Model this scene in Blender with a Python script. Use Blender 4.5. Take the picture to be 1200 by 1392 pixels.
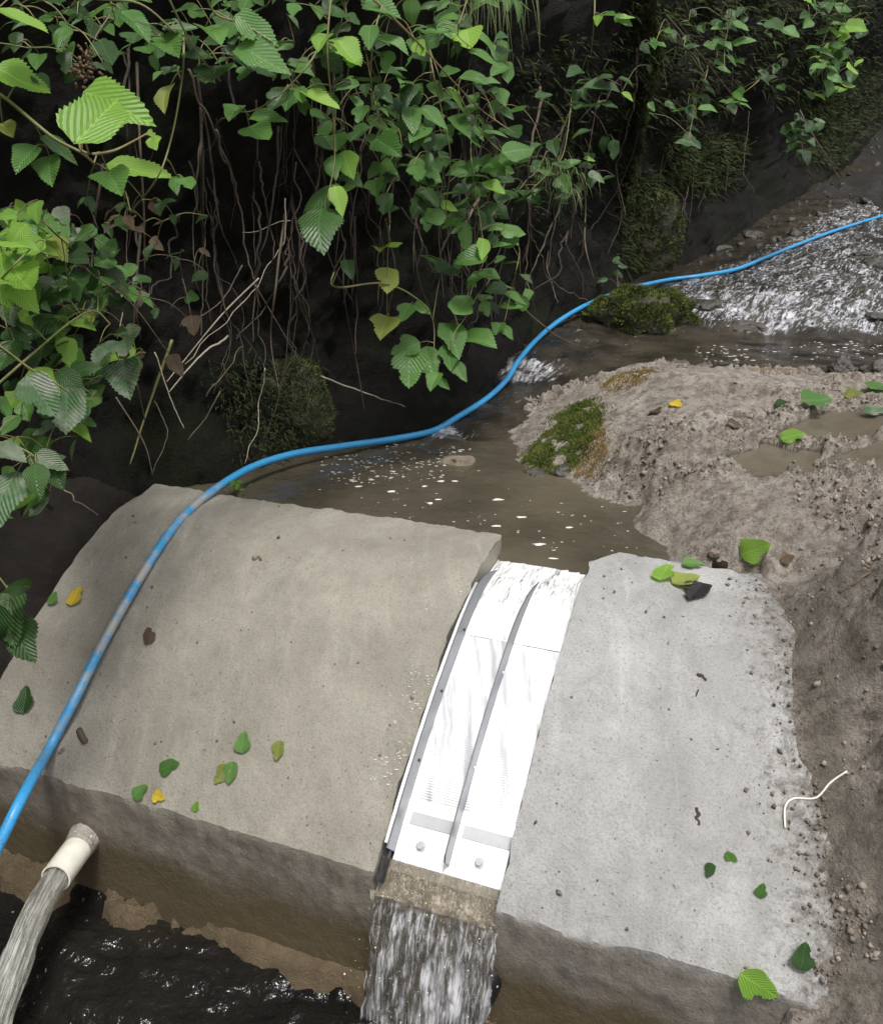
import bpy, math, random
import numpy as np
from mathutils import Vector, Matrix

random.seed(7); RNG = np.random.default_rng(7)
SC = bpy.context.scene
COL = SC.collection
for o in list(bpy.data.objects): bpy.data.objects.remove(o)

# ------------------------------------------------------------------ camera, sky, sun, exposure
PITCH = math.radians(22.0); F = 1203.0; CAMZ = 1.5
cd = bpy.data.cameras.new('camera'); cam = bpy.data.objects.new('camera', cd); COL.objects.link(cam)
cam.location = (0, 0, CAMZ); cam.rotation_euler = (math.radians(90) - PITCH, 0, 0)
cd.sensor_fit = 'VERTICAL'; cd.sensor_height = 36; cd.sensor_width = 36; cd.lens = 36 * F / 1392
cd.clip_start = 0.02; cd.clip_end = 400
SC.camera = cam

SUN_EL = math.radians(68); SUN_AZ = math.radians(160)      # azimuth: clockwise from +Y, where the sun stands
wd = bpy.data.worlds.new('World'); SC.world = wd; wd.use_nodes = True
wn = wd.node_tree; bg = wn.nodes['Background']
sky = wn.nodes.new('ShaderNodeTexSky'); sky.sky_type = 'NISHITA'; sky.sun_disc = False
sky.sun_elevation = SUN_EL; sky.sun_rotation = SUN_AZ; sky.air_density = 1.0; sky.dust_density = 4.0; sky.ozone_density = 1.0
hs = wn.nodes.new('ShaderNodeHueSaturation'); hs.inputs['Saturation'].default_value = 0.22
wn.links.new(sky.outputs[0], hs.inputs['Color']); wn.links.new(hs.outputs[0], bg.inputs['Color'])
bg.inputs['Strength'].default_value = 0.12
sl = bpy.data.lights.new('sun', 'SUN'); sun = bpy.data.objects.new('sun', sl); COL.objects.link(sun)
sl.energy = 1.5; sl.angle = math.radians(12); sl.color = (1.0, 0.98, 0.94)
sdir = Vector((math.sin(SUN_AZ) * math.cos(SUN_EL), math.cos(SUN_AZ) * math.cos(SUN_EL), math.sin(SUN_EL)))
sun.rotation_euler = sdir.to_track_quat('Z', 'Y').to_euler(); sun.location = (0, 0, 8)
vs = SC.view_settings; vs.view_transform = 'Standard'; vs.look = 'None'; vs.gamma = 1; vs.use_curve_mapping = False
vs.exposure = 0.78
SC.render.engine = 'CYCLES'
SC.cycles.max_bounces = 8; SC.cycles.transparent_max_bounces = 24

# ------------------------------------------------------------------ projection helpers (photo pixel -> point in the place)
CP, SP = math.cos(PITCH), math.sin(PITCH)
CAM = np.array((0, 0, CAMZ)); RIGHT = np.array((1., 0, 0)); FWD = np.array((0, CP, -SP)); UP = np.array((0, SP, CP))
def ray(px, py): return FWD + RIGHT * ((px - 600) / F) - UP * ((py - 696) / F)
def D(px, py, zc): return CAM + ray(px, py) * zc
def W(px, py, z):
    r = ray(px, py); return CAM + r * ((z - CAMZ) / r[2])

# ------------------------------------------------------------------ numpy noise
def _h(ix, iy, iz, s):
    n = (ix.astype(np.int64) * 374761393 + iy.astype(np.int64) * 668265263 + iz.astype(np.int64) * 2147483647 + s * 1274126177) & 0xffffffff
    n = ((n ^ (n >> 13)) * 1274126177) & 0xffffffff
    n = ((n ^ (n >> 16)) * 2246822519) & 0xffffffff
    return ((n ^ (n >> 15)) & 0xffffff) / float(0xffffff)
def vn(p, s=0):
    p = np.asarray(p, float); f = np.floor(p); t = p - f; t = t * t * t * (t * (t * 6 - 15) + 10); i = f.astype(np.int64)
    r = 0
    for a in (0, 1):
        for b in (0, 1):
            for c in (0, 1):
                w = (t[:, 0] if a else 1 - t[:, 0]) * (t[:, 1] if b else 1 - t[:, 1]) * (t[:, 2] if c else 1 - t[:, 2])
                r = r + w * _h(i[:, 0] + a, i[:, 1] + b, i[:, 2] + c, s)
    return r * 2 - 1
def fbm(p, oct=4, s=0, gain=.5):
    p = np.asarray(p, float); r = 0; a = 1
    for k in range(oct):
        r = r + a * vn(p + 17.3 * k, s + k); p = p * 2.03; a *= gain
    return r
def cell(x, y, s):      # distance to the nearest cell centre, 2-D
    ix = np.floor(x).astype(np.int64); iy = np.floor(y).astype(np.int64); d = np.full(x.shape, 9.0); z0 = np.zeros_like(ix); h = np.zeros(x.shape)
    for a in (-1, 0, 1):
        for b in (-1, 0, 1):
            cx = ix + a + _h(ix + a, iy + b, z0, s); cy = iy + b + _h(ix + a, iy + b, z0, s + 7); e = (cx - x) ** 2 + (cy - y) ** 2
            k = e < d; d = np.where(k, e, d); h = np.where(k, _h(ix + a, iy + b, z0, s + 13), h)
    return np.sqrt(d), h
def sstep(a, b, x):
    t = np.clip((x - a) / (b - a), 0, 1); return t * t * (3 - 2 * t)

# ------------------------------------------------------------------ weir coordinates: u along the weir, w downstream
UX, UY = math.cos(math.radians(21)), -math.sin(math.radians(21))
DX, DY = UY, -UX
W0 = 1.855
def uw(u, w, z): return np.array((u * UX + (w - W0) * DX, u * UY + (w - W0) * DY, z))
def to_uw(x, y): return x * UX + y * UY, x * DX + y * DY + W0
WE = 0.735; ZC = .66; ZE = .29; POOL = .62
def prof(w):
    w = np.asarray(w, float); t = np.clip((w - .15) / (WE - .15), 0, 1)
    return ZC - .012 * np.clip(w / .15, 0, 1) - (ZC - .012 - ZE) * (t * .38 + .62 * t ** 1.8)
UL, UN0, UN1 = -1.55, -.56, -.33
def ub(w): return .06 + .17 * np.clip(w / WE, 0, 1)

# ------------------------------------------------------------------ height field of the ravine floor
class RBF:
    def __init__(s, pts, smooth=1e-4):
        p = np.array(pts, float); s.c = p[:, :2]; n = len(p)
        d = np.linalg.norm(s.c[:, None] - s.c[None], axis=2); K = s.k(d) + np.eye(n) * smooth
        A = np.zeros((n + 3, n + 3)); A[:n, :n] = K; A[:n, n] = 1; A[:n, n + 1:] = s.c; A[n, :n] = 1; A[n + 1:, :n] = s.c.T
        b = np.zeros(n + 3); b[:n] = p[:, 2]; s.w = np.linalg.solve(A, b); s.n = n
    def k(s, d): return d            # conical kernel: no overshoot
    def __call__(s, x, y):
        x = np.asarray(x, float); y = np.asarray(y, float); o = np.empty(x.shape); xf, yf, of = x.ravel(), y.ravel(), o.reshape(-1)
        for i in range(0, len(xf), 40000):
            q = np.stack([xf[i:i + 40000], yf[i:i + 40000]], 1)
            d = np.linalg.norm(q[:, None] - s.c[None], axis=2)
            of[i:i + 40000] = s.k(d) @ s.w[:s.n] + s.w[s.n] + q @ s.w[s.n + 1:]
        return o
G = []
def gz(px, py, z): p = W(px, py, z); G.append((p[0], p[1], z))
def gd(px, py, zc, dz=0): p = D(px, py, zc); G.append((p[0], p[1], p[2] + dz))
for a in [(500,640,.50),(600,680,.50),(750,700,.53),(420,655,.52),(800,735,.55),(590,605,.54),(690,735,.53),(340,670,.55),
          (720,640,.62),(790,668,.62),(868,690,.62),(908,742,.62),(775,590,.69),(740,612,.66),(830,522,.79),(800,545,.74),
          (900,503,.84),(960,515,.84),(1000,545,.82),(1100,535,.82),(1200,535,.83),(1100,605,.79),(1000,620,.78),(1200,640,.80),
          (900,600,.79),(850,605,.75),(820,645,.66),(900,680,.69),(950,720,.68),(1000,690,.73),(1100,690,.77),(1200,710,.80),
          (950,758,.665),(1050,765,.69),(1150,780,.76),(1200,800,.79),
          (1000,478,.62),(1100,480,.62),(1190,482,.62),(900,475,.63),(840,478,.66),(800,500,.64),(740,520,.60),(680,545,.56),(640,565,.54),
          (1000,503,.73),(1090,505,.73),(1200,508,.73),(890,492,.74),(1350,560,.9),(1400,700,1.0),(1350,490,.8)]: gz(*a)
for a in [(1050,458,4.08,-.07),(1190,455,4.1,-.07),(960,455,4.05,-.07),(870,462,4.0,-.05),
          (1050,394,4.4,-.015),(1190,396,4.45,-.015),(960,398,4.5,-.02),(900,390,4.7,-.02),(760,455,3.95,-.06),(800,425,4.3,-.05),(720,490,3.6,-.06),
          (930,360,5.6,-.03),(1050,345,5.5,-.03),(1190,296,6.4,-.02),(1190,340,5.4,-.02),(1120,370,4.9,-.02),(1040,312,6.4,.0),(960,338,6.2,.0),
          (1190,225,8.5,.0),(1100,262,7.6,.03),(1200,180,9.6,.1),(1330,300,6.6,.15),(1400,200,8.5,.5),(1400,380,4.8,.2)]: gd(*a)
for wv in (0, .2, .4, .6, .735):
    for du, dz in ((0, .004), (.12, .06), (.35, .17), (.8, .36), (1.6, .7)):
        p = uw(float(ub(wv)) + du, wv, 0); G.append((p[0], p[1], float(prof(wv)) + dz))
for u in (-1.5, -1.1, -.7, -.3):
    for wv, z in ((.12, .35), (.45, .25), (.68, .05), (.86, -.1), (1.3, -.13), (2.0, -.13), (3.5, -.2)):
        p = uw(u, wv, 0); G.append((p[0], p[1], z))
for u, wv, z in ((.1,.95,-.1),(.1,1.4,-.12),(.1,2.2,-.12),(.45,.95,.18),(.7,1.2,.3),(1.2,1.2,.6),(.6,1.8,.12),(1.1,2.0,.4),(.6,3,.05),(1.6,3,.5),(2.2,1.2,1.0),(2.2,0,1.1)):
    p = uw(u, wv, 0); G.append((p[0], p[1], z))
for x, y, z in ((-2,-2,0),(-2,3,.5),(-1.6,1.8,.2),(-1.3,2.4,.5),(-.9,3,.6),(-.3,3.8,.7),(.2,5,.8),(1,7,1),(2,9,1.3),(4,13,2),(7,12,3),(6,8,2.2),(5,5,1.9),(4,2,1.7),(4,-2,1.2),(9,16,4),(12,4,4),(12,-6,3),(-6,0,1),(-6,10,3),(0,-8,-.6),(4,-8,.6),(0,16,3.5)):
    G.append((x, y, z))
GR = RBF(G, .004)
def ground0(x, y):
    x = np.asarray(x, float); y = np.asarray(y, float); z = GR(x, y); u, w = to_uw(x, y)
    # under the concrete the soil stays below it; in front of it a shelf of silt lies against the wall
    ins = sstep(-.06, -.01, w) * sstep(WE + .03, WE - .02, w) * sstep(UL - .05, UL + .02, u) * (u < ub(w) - .03)
    z = np.where(ins > 0, np.minimum(z, prof(w) - .07 * ins), z)
    n = fbm(np.stack([x * 9, y * 9, x * 0], -1).reshape(-1, 3), 3, 5).reshape(x.shape)
    shelf = .035 - .16 * np.clip((w - WE - .005 + .07 * n) / .16, 0, 3)
    z = np.where((w > WE - .02) & (u < ub(w)), np.maximum(z, np.minimum(shelf, .03)), z)
    ue = u - ub(w) + .03 * n
    rise = prof(w) - .9 * np.clip(w - WE, 0, 1) + .32 * np.clip(ue, -.2, .22) + .16 * np.clip(ue - .22, 0, 3)
    z = np.where((w > -.15) & (w < WE + .5) & (ue > -.06), np.maximum(z, rise + .06 * np.clip(w, -1, 0)), z)
    left = prof(w) - .05 + .55 * np.clip(UL - .03 - u, 0, .6) - .9 * np.clip(w - WE + .05, 0, 1)
    z = np.where((u < UL + .01) & (w > -.1) & (w < WE + .4), np.maximum(z, left), z)
    return z
def ground(x, y):
    x = np.asarray(x, float); y = np.asarray(y, float); z = ground0(x, y); sh = x.shape
    p = np.stack([x.ravel(), y.ravel(), z.ravel()], 1); u, w = to_uw(x, y)
    a = fbm(p * 5, 3, 1).reshape(sh) * .012
    b = np.abs(fbm(p * 22, 3, 2)).reshape(sh)
    m = sstep(-.25, .5, fbm(p * 3.1, 2, 9).reshape(sh))
    c = fbm(p * 60, 2, 3).reshape(sh)
    rough = (.35 + 1.1 * m)
    near = 1 + 1.6 * sstep(4, 7, y) - 2.2 * sstep(10, 16, y)
    cl = np.abs(vn(p * np.array((34, 34, 20)), 44)).reshape(sh)
    g1 = np.abs(vn(p * 85, 45)).reshape(sh); g2 = vn(p * 150, 46).reshape(sh)
    r = a + near * rough * (b * -.018 + c * .006 + (.5 - cl) * .012 * m + (.4 - g1) * .006 + g2 * .0022)
    wx = x + fbm(p * 30, 2, 81).reshape(sh) * .010; wy = y + fbm(p * 30, 2, 82).reshape(sh) * .010
    d1, h1 = cell(wx / .034, wy / .034, 3); d2, h2_ = cell(wx / .015, wy / .015, 5)
    clod = (1 - np.clip(d1 / .8, 0, 1) ** 2) * (.35 + h1) * .011 + (1 - np.clip(d2 / .8, 0, 1) ** 2) * (.3 + h2_) * .0065
    clod = np.where(y < 4.2, clod - .007, 0)
    r = r + clod * np.clip(.15 + 1.15 * m, 0, 1.2) * sstep(4.2, 3.6, y)
    sl_ = sstep(UL, UL - .06, u); r = r + sl_ * (np.abs(fbm(p * 9, 4, 48)).reshape(sh) * -.08 + .03)
    calm = np.where((w > 0) & (w < WE) & (u < ub(w) + .05), .35, 1.0)
    edge = 1 - .8 * sstep(.1, .0, np.abs(w)) * (u < .2)
    rock = sstep(.0, .14, u - ub(w)) * sstep(-.15, .2, w)         # the rough rock beside the right-hand block
    r = r + rock * (np.abs(fbm(p * np.array((8, 8, 12)), 4, 21)).reshape(sh) * -.06 + .024 + fbm(p * 24, 3, 23).reshape(sh) * .014 + (.4 - g1) * .008 + g2 * .004 + clod * .95)
    return z + r * calm * edge

# ------------------------------------------------------------------ object helpers
def mesh_obj(name, v, f, mat=None, parent=None, smooth=True, uv=None):
    me = bpy.data.meshes.new(name); me.from_pydata([tuple(map(float, p)) for p in v] if not isinstance(v, np.ndarray) else v.tolist(), [], f if not isinstance(f, np.ndarray) else f.tolist())
    if uv is not None:
        l = me.uv_layers.new(name='UVMap'); idx = np.empty(len(me.loops), np.int32); me.loops.foreach_get('vertex_index', idx)
        l.data.foreach_set('uv', np.asarray(uv, np.float32)[idx].ravel())
    if smooth: me.polygons.foreach_set('use_smooth', [True] * len(me.polygons))
    if mat: me.materials.append(mat)
    me.update()
    return link(name, me, parent)
def link(name, me, parent=None):
    o = bpy.data.objects.new(name, me); COL.objects.link(o)
    if parent: o.parent = parent
    return o
def empty(name, loc=(0, 0, 0)):
    o = bpy.data.objects.new(name, None); o.location = loc; o.empty_display_size = .05; COL.objects.link(o); return o
def tag(o, label=None, cat=None, group=None, kind=None):
    if label: o['label'] = label
    if cat: o['category'] = cat
    if group: o['group'] = group
    if kind: o['kind'] = kind
    return o
def gridf(nu, nv, off=0):
    i = np.arange(nu - 1)[:, None] * nv + np.arange(nv - 1)[None] + off
    return np.stack([i, i + nv, i + nv + 1, i + 1], -1).reshape(-1, 4)
def smooth_path(pts, n=8):
    pts = [np.array(p, float) for p in pts]
    if len(pts) < 3: return np.array([pts[0] + (pts[-1] - pts[0]) * t for t in np.linspace(0, 1, n)])
    P = [2 * pts[0] - pts[1]] + pts + [2 * pts[-1] - pts[-2]]; out = []
    for i in range(1, len(P) - 2):
        for t in np.linspace(0, 1, n, endpoint=False):
            a, b, c, d = P[i - 1:i + 3]
            out.append(.5 * ((2 * b) + (c - a) * t + (2 * a - 5 * b + 4 * c - d) * t * t + (3 * b - a - 3 * c + d) * t ** 3))
    out.append(pts[-1]); return np.array(out)
def tube(path, r, k=8, cap=True):
    path = np.asarray(path, float); n = len(path); r = np.broadcast_to(np.asarray(r, float), (n,))
    t = np.gradient(path, axis=0); t /= np.linalg.norm(t, axis=1)[:, None] + 1e-9
    ref = np.array((0, 0, 1.)) if abs(t[0][2]) < .9 else np.array((1., 0, 0)); v = []
    x = np.cross(t[0], ref); x /= np.linalg.norm(x)
    for i in range(n):
        x = x - t[i] * np.dot(x, t[i]); x /= np.linalg.norm(x) + 1e-9; y = np.cross(t[i], x)
        for a in np.linspace(0, 2 * math.pi, k, endpoint=False): v.append(path[i] + r[i] * (math.cos(a) * x + math.sin(a) * y))
    f = [[i * k + j, i * k + (j + 1) % k, (i + 1) * k + (j + 1) % k, (i + 1) * k + j] for i in range(n - 1) for j in range(k)]
    if cap: f += [list(range(k))[::-1], list(range((n - 1) * k, n * k))]
    return v, f
class MB:
    def __init__(s): s.v = []; s.f = []
    def add(s, v, f):
        o = len(s.v); s.v += [tuple(p) for p in v]; s.f += [[i + o for i in q] for q in f]; return s
    def build(s, name, mat, parent=None, smooth=True): return mesh_obj(name, s.v, s.f, mat, parent, smooth)

# ------------------------------------------------------------------ materials
class NT:
    def __init__(s, name):
        s.m = bpy.data.materials.new(name); s.m.use_nodes = True; s.t = s.m.node_tree; s.t.nodes.clear()
        s.out = s.t.nodes.new('ShaderNodeOutputMaterial')
    def n(s, typ, ins=None, **kw):
        d = s.t.nodes.new('ShaderNode' + typ)
        for k, v in kw.items(): setattr(d, k, v)
        for k, v in (ins or {}).items(): s.set(d, k, v)
        return d
    def set(s, d, k, v):
        i = d.inputs[k]
        if isinstance(v, bpy.types.NodeSocket): s.t.links.new(v, i)
        elif isinstance(v, bpy.types.Node): s.t.links.new(v.outputs[0], i)
        else: i.default_value = (*v, 1) if isinstance(v, tuple) and len(v) == 3 and i.type == 'RGBA' else v
    def pos(s, scale=(1, 1, 1), rot=(0, 0, 0), obj=False):
        g = s.n('TexCoord').outputs['Object'] if obj else s.n('NewGeometry').outputs['Position']
        return s.n('Mapping', {'Vector': g, 'Scale': scale, 'Rotation': rot}).outputs[0]
    def noise(s, scale, det=5, rough=.6, vec=None, dist=0):
        return s.n('TexNoise', {'Vector': vec if vec is not None else s.pos(), 'Scale': scale, 'Detail': det, 'Roughness': rough, 'Distortion': dist}).outputs['Fac']
    def ramp(s, fac, *st, interp='LINEAR'):
        r = s.n('ValToRGB', {'Fac': fac}); e = r.color_ramp.elements; r.color_ramp.interpolation = interp
        while len(e) < len(st): e.new(.5)
        for q, (p, c) in zip(e, st): q.position = p; q.color = (*c, 1) if isinstance(c, tuple) else (c, c, c, 1)
        return r.outputs[0]
    def mix(s, fac, a, b, mode='MIX'):
        d = s.n('Mix', data_type='RGBA', blend_type=mode); s.set(d, 0, fac); s.set(d, 6, a); s.set(d, 7, b); return d.outputs[2]
    def math(s, op, a, b=0.0, clamp=False):
        d = s.n('Math', operation=op, use_clamp=clamp); s.set(d, 0, a); s.set(d, 1, b); return d.outputs[0]
    def bump(s, h, dist, strength=1.0, normal=None):
        d = s.n('Bump', {'Height': h, 'Distance': dist, 'Strength': strength})
        if normal is not None: s.set(d, 'Normal', normal)
        return d.outputs[0]
    def bsdf(s, col, rough=.8, normal=None, **kw):
        d = s.n('BsdfPrincipled', {'Base Color': col, 'Roughness': rough})
        for k, v in kw.items(): s.set(d, k.replace('_', ' '), v)
        if normal is not None: s.set(d, 'Normal', normal)
        return d.outputs[0]
    def end(s, sh): s.t.links.new(sh, s.out.inputs['Surface']); return s.m
M = {}
def simple(name, col, rough=.7, bumps=None, var=None, **kw):
    n = NT(name); c = col
    if var: c = n.mix(n.ramp(n.noise(var[0]), (.35, 0), (.65, 1)), col, var[1])
    nm = n.bump(n.noise(bumps[0]), bumps[1]) if bumps else None
    M[name] = n.end(n.bsdf(c, rough, nm, **kw)); return M[name]

def concrete(name, a, b, stain, speck):
    n = NT(name)
    c = n.mix(n.ramp(n.noise(3.2, 6, .65, dist=.6), (.3, 0), (.7, 1)), a, b)
    c = n.mix(n.ramp(n.noise(9, 5, .7, dist=1.2), (.45, 0), (.75, .65)), c, stain)
    c = n.mix(n.ramp(n.noise(1.6, 6, .6, dist=1.0), (.48, 0), (.62, .45)), c, tuple(x * .85 for x in stain))
    sw = n.noise(1.0, 5, .6, n.pos((26, 4, 4), (0, 0, math.radians(-21))), .5); c = n.mix(n.ramp(sw, (.55, 0), (.72, .35)), c, tuple(min(1, x * 1.25) for x in b))
    fine = n.noise(210, 4, .75); c = n.mix(n.ramp(fine, (.33, .45), (.52, 0)), c, tuple(x * .55 for x in stain))
    pit = n.n('TexVoronoi', {'Vector': n.pos(), 'Scale': 80.0, 'Randomness': 1.0})
    pm = n.math('MULTIPLY', n.ramp(pit.outputs['Distance'], (.08, 1), (.16, 0)), n.ramp(n.noise(14, 3), (.45, 0), (.58, 1)))
    pm = n.math('MULTIPLY', pm, speck)
    c = n.mix(pm, c, (.06, .055, .05))
    h = n.math('ADD', n.math('MULTIPLY', n.noise(40, 6, .7), 1.0), n.math('MULTIPLY', fine, .35))
    h = n.math('SUBTRACT', h, n.math('MULTIPLY', pm, .5))
    # front wall: damp tone with shade painted in, and a silt band low down
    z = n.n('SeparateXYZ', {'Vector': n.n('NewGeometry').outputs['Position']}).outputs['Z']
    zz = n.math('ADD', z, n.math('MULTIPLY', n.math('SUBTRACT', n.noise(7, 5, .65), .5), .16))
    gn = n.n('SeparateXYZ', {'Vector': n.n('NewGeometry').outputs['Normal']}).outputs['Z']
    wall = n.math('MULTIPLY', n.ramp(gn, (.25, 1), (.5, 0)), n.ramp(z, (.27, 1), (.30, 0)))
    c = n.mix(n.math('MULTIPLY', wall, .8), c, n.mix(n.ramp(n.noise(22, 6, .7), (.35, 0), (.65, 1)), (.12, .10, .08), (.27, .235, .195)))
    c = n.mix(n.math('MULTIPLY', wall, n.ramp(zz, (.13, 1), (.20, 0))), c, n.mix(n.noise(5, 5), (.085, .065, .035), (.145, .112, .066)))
    if name == 'concrete_grey':
        xyz = n.n('SeparateXYZ', {'Vector': n.n('NewGeometry').outputs['Position']})
        uu = n.math('ADD', n.math('MULTIPLY', xyz.outputs['X'], UX + .23 * -DX), n.math('MULTIPLY', xyz.outputs['Y'], UY + .23 * -DY))   # across the block, slanting with the rock edge
        uu = n.math('SUBTRACT', uu, .23 * W0 + .06)
        dn = n.math('ADD', n.math('MULTIPLY', uu, 3.2), n.math('MULTIPLY', n.math('SUBTRACT', n.noise(48, 6, .8), .5), 1.9))
        c = n.mix(n.ramp(n.math('ADD', dn, .5), (.20, 0), (.60, .92)), c, n.mix(n.noise(60, 4), (.05, .042, .034), (.15, .13, .105)))
    M[name] = n.end(n.bsdf(c, n.ramp(n.noise(6), (.3, .5), (.7, .85)), n.bump(h, .0045), Specular_IOR_Level=.35))
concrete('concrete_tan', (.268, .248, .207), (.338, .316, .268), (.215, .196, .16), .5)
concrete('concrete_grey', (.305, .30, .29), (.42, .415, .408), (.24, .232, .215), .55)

def mud():
    n = NT('mud')
    c = n.mix(n.ramp(n.noise(4, 6, .7), (.35, 0), (.65, 1)), (.36, .31, .258), (.54, .48, .42))
    c = n.mix(n.ramp(n.noise(26, 6, .75), (.40, .75), (.54, 0)), c, (.16, .125, .10))
    c = n.mix(n.ramp(n.noise(90, 4, .7), (.34, .75), (.46, 0)), c, (.10, .08, .062))
    z = n.n('SeparateXYZ', {'Vector': n.n('NewGeometry').outputs['Position']})
    # wet stream bed: everything that lies below or beyond the dry shelf is dark wet rock
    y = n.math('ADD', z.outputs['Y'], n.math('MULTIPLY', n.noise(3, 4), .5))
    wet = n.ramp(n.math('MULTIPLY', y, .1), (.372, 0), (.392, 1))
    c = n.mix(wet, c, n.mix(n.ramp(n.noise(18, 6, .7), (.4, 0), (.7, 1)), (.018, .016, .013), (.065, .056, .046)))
    low = n.ramp(n.math('ADD', z.outputs['Z'], n.math('MULTIPLY', n.noise(12, 4), .05)), (.075, 1), (.14, 0))
    c = n.mix(low, c, n.mix(n.noise(20, 5), (.09, .065, .035), (.30, .225, .135)))
    rk = n.n('Attribute', attribute_name='rock').outputs['Fac']; pu = n.n('Attribute', attribute_name='puddle').outputs['Fac']; so_ = n.n('Attribute', attribute_name='soil').outputs['Fac']
    c = n.mix(n.math('MULTIPLY', rk, .9), c, n.mix(n.ramp(n.noise(24, 8, .8), (.38, 0), (.58, 1)), (.10, .084, .068), (.46, .405, .35)))
    c = n.mix(n.math('MULTIPLY', n.n('Attribute', attribute_name='damp').outputs['Fac'], .5), c, n.mix(n.ramp(n.noise(40, 6, .75), (.35, 0), (.7, 1)), (.03, .03, .02), (.15, .14, .10)))
    c = n.mix(n.math('MULTIPLY', pu, .9), c, n.mix(n.noise(14, 5), (.05, .042, .026), (.105, .082, .05))); c = n.mix(so_, c, n.mix(n.noise(30, 5), (.010, .008, .006), (.035, .027, .02)))
    h = n.math('ADD', n.noise(70, 6, .75), n.math('MULTIPLY', n.noise(240, 3, .7), .4))
    h = n.math('MULTIPLY', h, n.math('SUBTRACT', 1.0, pu))
    wet = n.math('MAXIMUM', wet, pu)
    M['mud'] = n.end(n.bsdf(c, n.mix(wet, n.ramp(n.noise(5), (.4, .55), (.6, .9)), (.3, .3, .3)), n.bump(h, .02), Specular_IOR_Level=.4))
mud()

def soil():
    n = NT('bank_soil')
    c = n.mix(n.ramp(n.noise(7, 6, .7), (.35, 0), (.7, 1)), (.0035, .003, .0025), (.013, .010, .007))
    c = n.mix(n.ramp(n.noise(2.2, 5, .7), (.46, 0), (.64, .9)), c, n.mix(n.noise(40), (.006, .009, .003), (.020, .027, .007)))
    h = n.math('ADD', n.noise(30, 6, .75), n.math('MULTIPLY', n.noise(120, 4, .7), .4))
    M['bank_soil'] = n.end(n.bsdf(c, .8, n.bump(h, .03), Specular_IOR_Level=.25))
soil()

def leafmat(name, dark, light, trans, sheen_r=.38, dirt=0.0):
    n = NT(name)
    uv = n.n('UVMap').outputs[0]; s = n.n('SeparateXYZ', {'Vector': uv})
    ax = n.math('ABSOLUTE', n.math('SUBTRACT', s.outputs['X'], .5))
    ph = n.math('SUBTRACT', n.math('MULTIPLY', s.outputs['Y'], 9.0), n.math('MULTIPLY', ax, 9.0))
    vein = n.math('ABSOLUTE', n.math('SUBTRACT', n.math('FRACT', ph), .5))
    vm = n.ramp(vein, (0.0, 1), (.13, 0)); mid = n.ramp(ax, (.012, 1), (.035, 0))
    vm = n.math('MAXIMUM', n.math('MULTIPLY', vm, .55), mid)
    rnd = n.n('ObjectInfo').outputs['Random']
    c = n.mix(n.math('ADD', n.math('MULTIPLY', rnd, .75), n.math('MULTIPLY', n.noise(30, 4, vec=n.pos(obj=True)), .3)), dark, light)
    c = n.mix(n.math('MULTIPLY', vm, .28), c, tuple(min(1, x * 1.7 + .02) for x in light))
    spot = n.ramp(n.noise(60, 4, .6), (.68, 0), (.72, .8)); c = n.mix(spot, c, (.08, .05, .015))
    if dirt: c = n.mix(n.ramp(n.noise(16, 5, .7), (.42, 0), (.6, dirt)), c, (.30, .29, .25))
    h = n.math('SUBTRACT', n.math('MULTIPLY', n.ramp(vein, (0.0, 0), (.5, 1)), 1.0), n.math('MULTIPLY', mid, .5))
    nm = n.bump(h, .0014, .7)
    p = n.bsdf(c, sheen_r, nm, Specular_IOR_Level=.5)
    tr = n.n('BsdfTranslucent', {'Color': n.mix(.5, c, tuple(min(1, x * 1.7) for x in light))})
    mx = n.n('MixShader', {0: trans}); n.t.links.new(p, mx.inputs[1]); n.t.links.new(tr.outputs[0], mx.inputs[2])
    M[name] = n.end(mx.outputs[0])
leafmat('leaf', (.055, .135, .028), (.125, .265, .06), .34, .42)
leafmat('leaf_dark', (.022, .056, .015), (.055, .118, .03), .25, .42)  # leaves of dark tone, and the shade painted on deep fill leaves
leafmat('leaf_young', (.17, .36, .045), (.34, .56, .10), .5, .45)
leafmat('leaf_dusty', (.03, .08, .025), (.06, .13, .04), .15, .55, .55)
leafmat('leaf_yellow', (.55, .38, .03), (.70, .52, .06), .25, .5)
leafmat('leaf_brown', (.05, .032, .02), (.12, .075, .04), .1, .6)
leafmat('leaf_black', (.012, .011, .012), (.03, .027, .028), .02, .3)
leafmat('leaf_olive', (.16, .20, .04), (.28, .32, .07), .3, .5)
simple('stem_green', (.13, .16, .05), .6, (60, .002), (20, (.20, .16, .07)))
simple('stem_red', (.16, .10, .05), .6, (60, .002), (20, (.22, .20, .08)))
simple('twig', (.075, .055, .038), .85, (90, .003), (15, (.15, .115, .08)))
simple('twig_pale', (.27, .23, .17), .85, (90, .003), (15, (.38, .34, .27)))
simple('root_dark', (.022, .016, .011), .85, (90, .003), (12, (.055, .04, .028)))
simple('root_white', (.72, .70, .60), .6)
simple('moss', (.06, .095, .014), .9, None, (14, (.17, .20, .035)))
simple('moss_dark', (.022, .036, .008), .9, None, (14, (.055, .07, .016)))
simple('moss_gold', (.20, .13, .03), .9, None, (14, (.32, .23, .06)))
simple('grass', (.10, .17, .04), .7, None, (9, (.16, .19, .07)))
simple('rock_wet', (.03, .027, .023), .35, (30, .02), (9, (.09, .08, .068)))
simple('rock_moss', (.02, .022, .009), .8, (30, .02), (9, (.06, .055, .03)))
simple('rock_tan', (.26, .21, .15), .7, (30, .02), (9, (.12, .095, .07)))
simple('crumb', (.10, .078, .06), .9, (60, .004), (20, (.22, .175, .14)))
simple('crumb_pale', (.33, .28, .23), .9, (60, .004), (20, (.22, .18, .145)))
simple('foam', (.66, .64, .58), .45)
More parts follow.
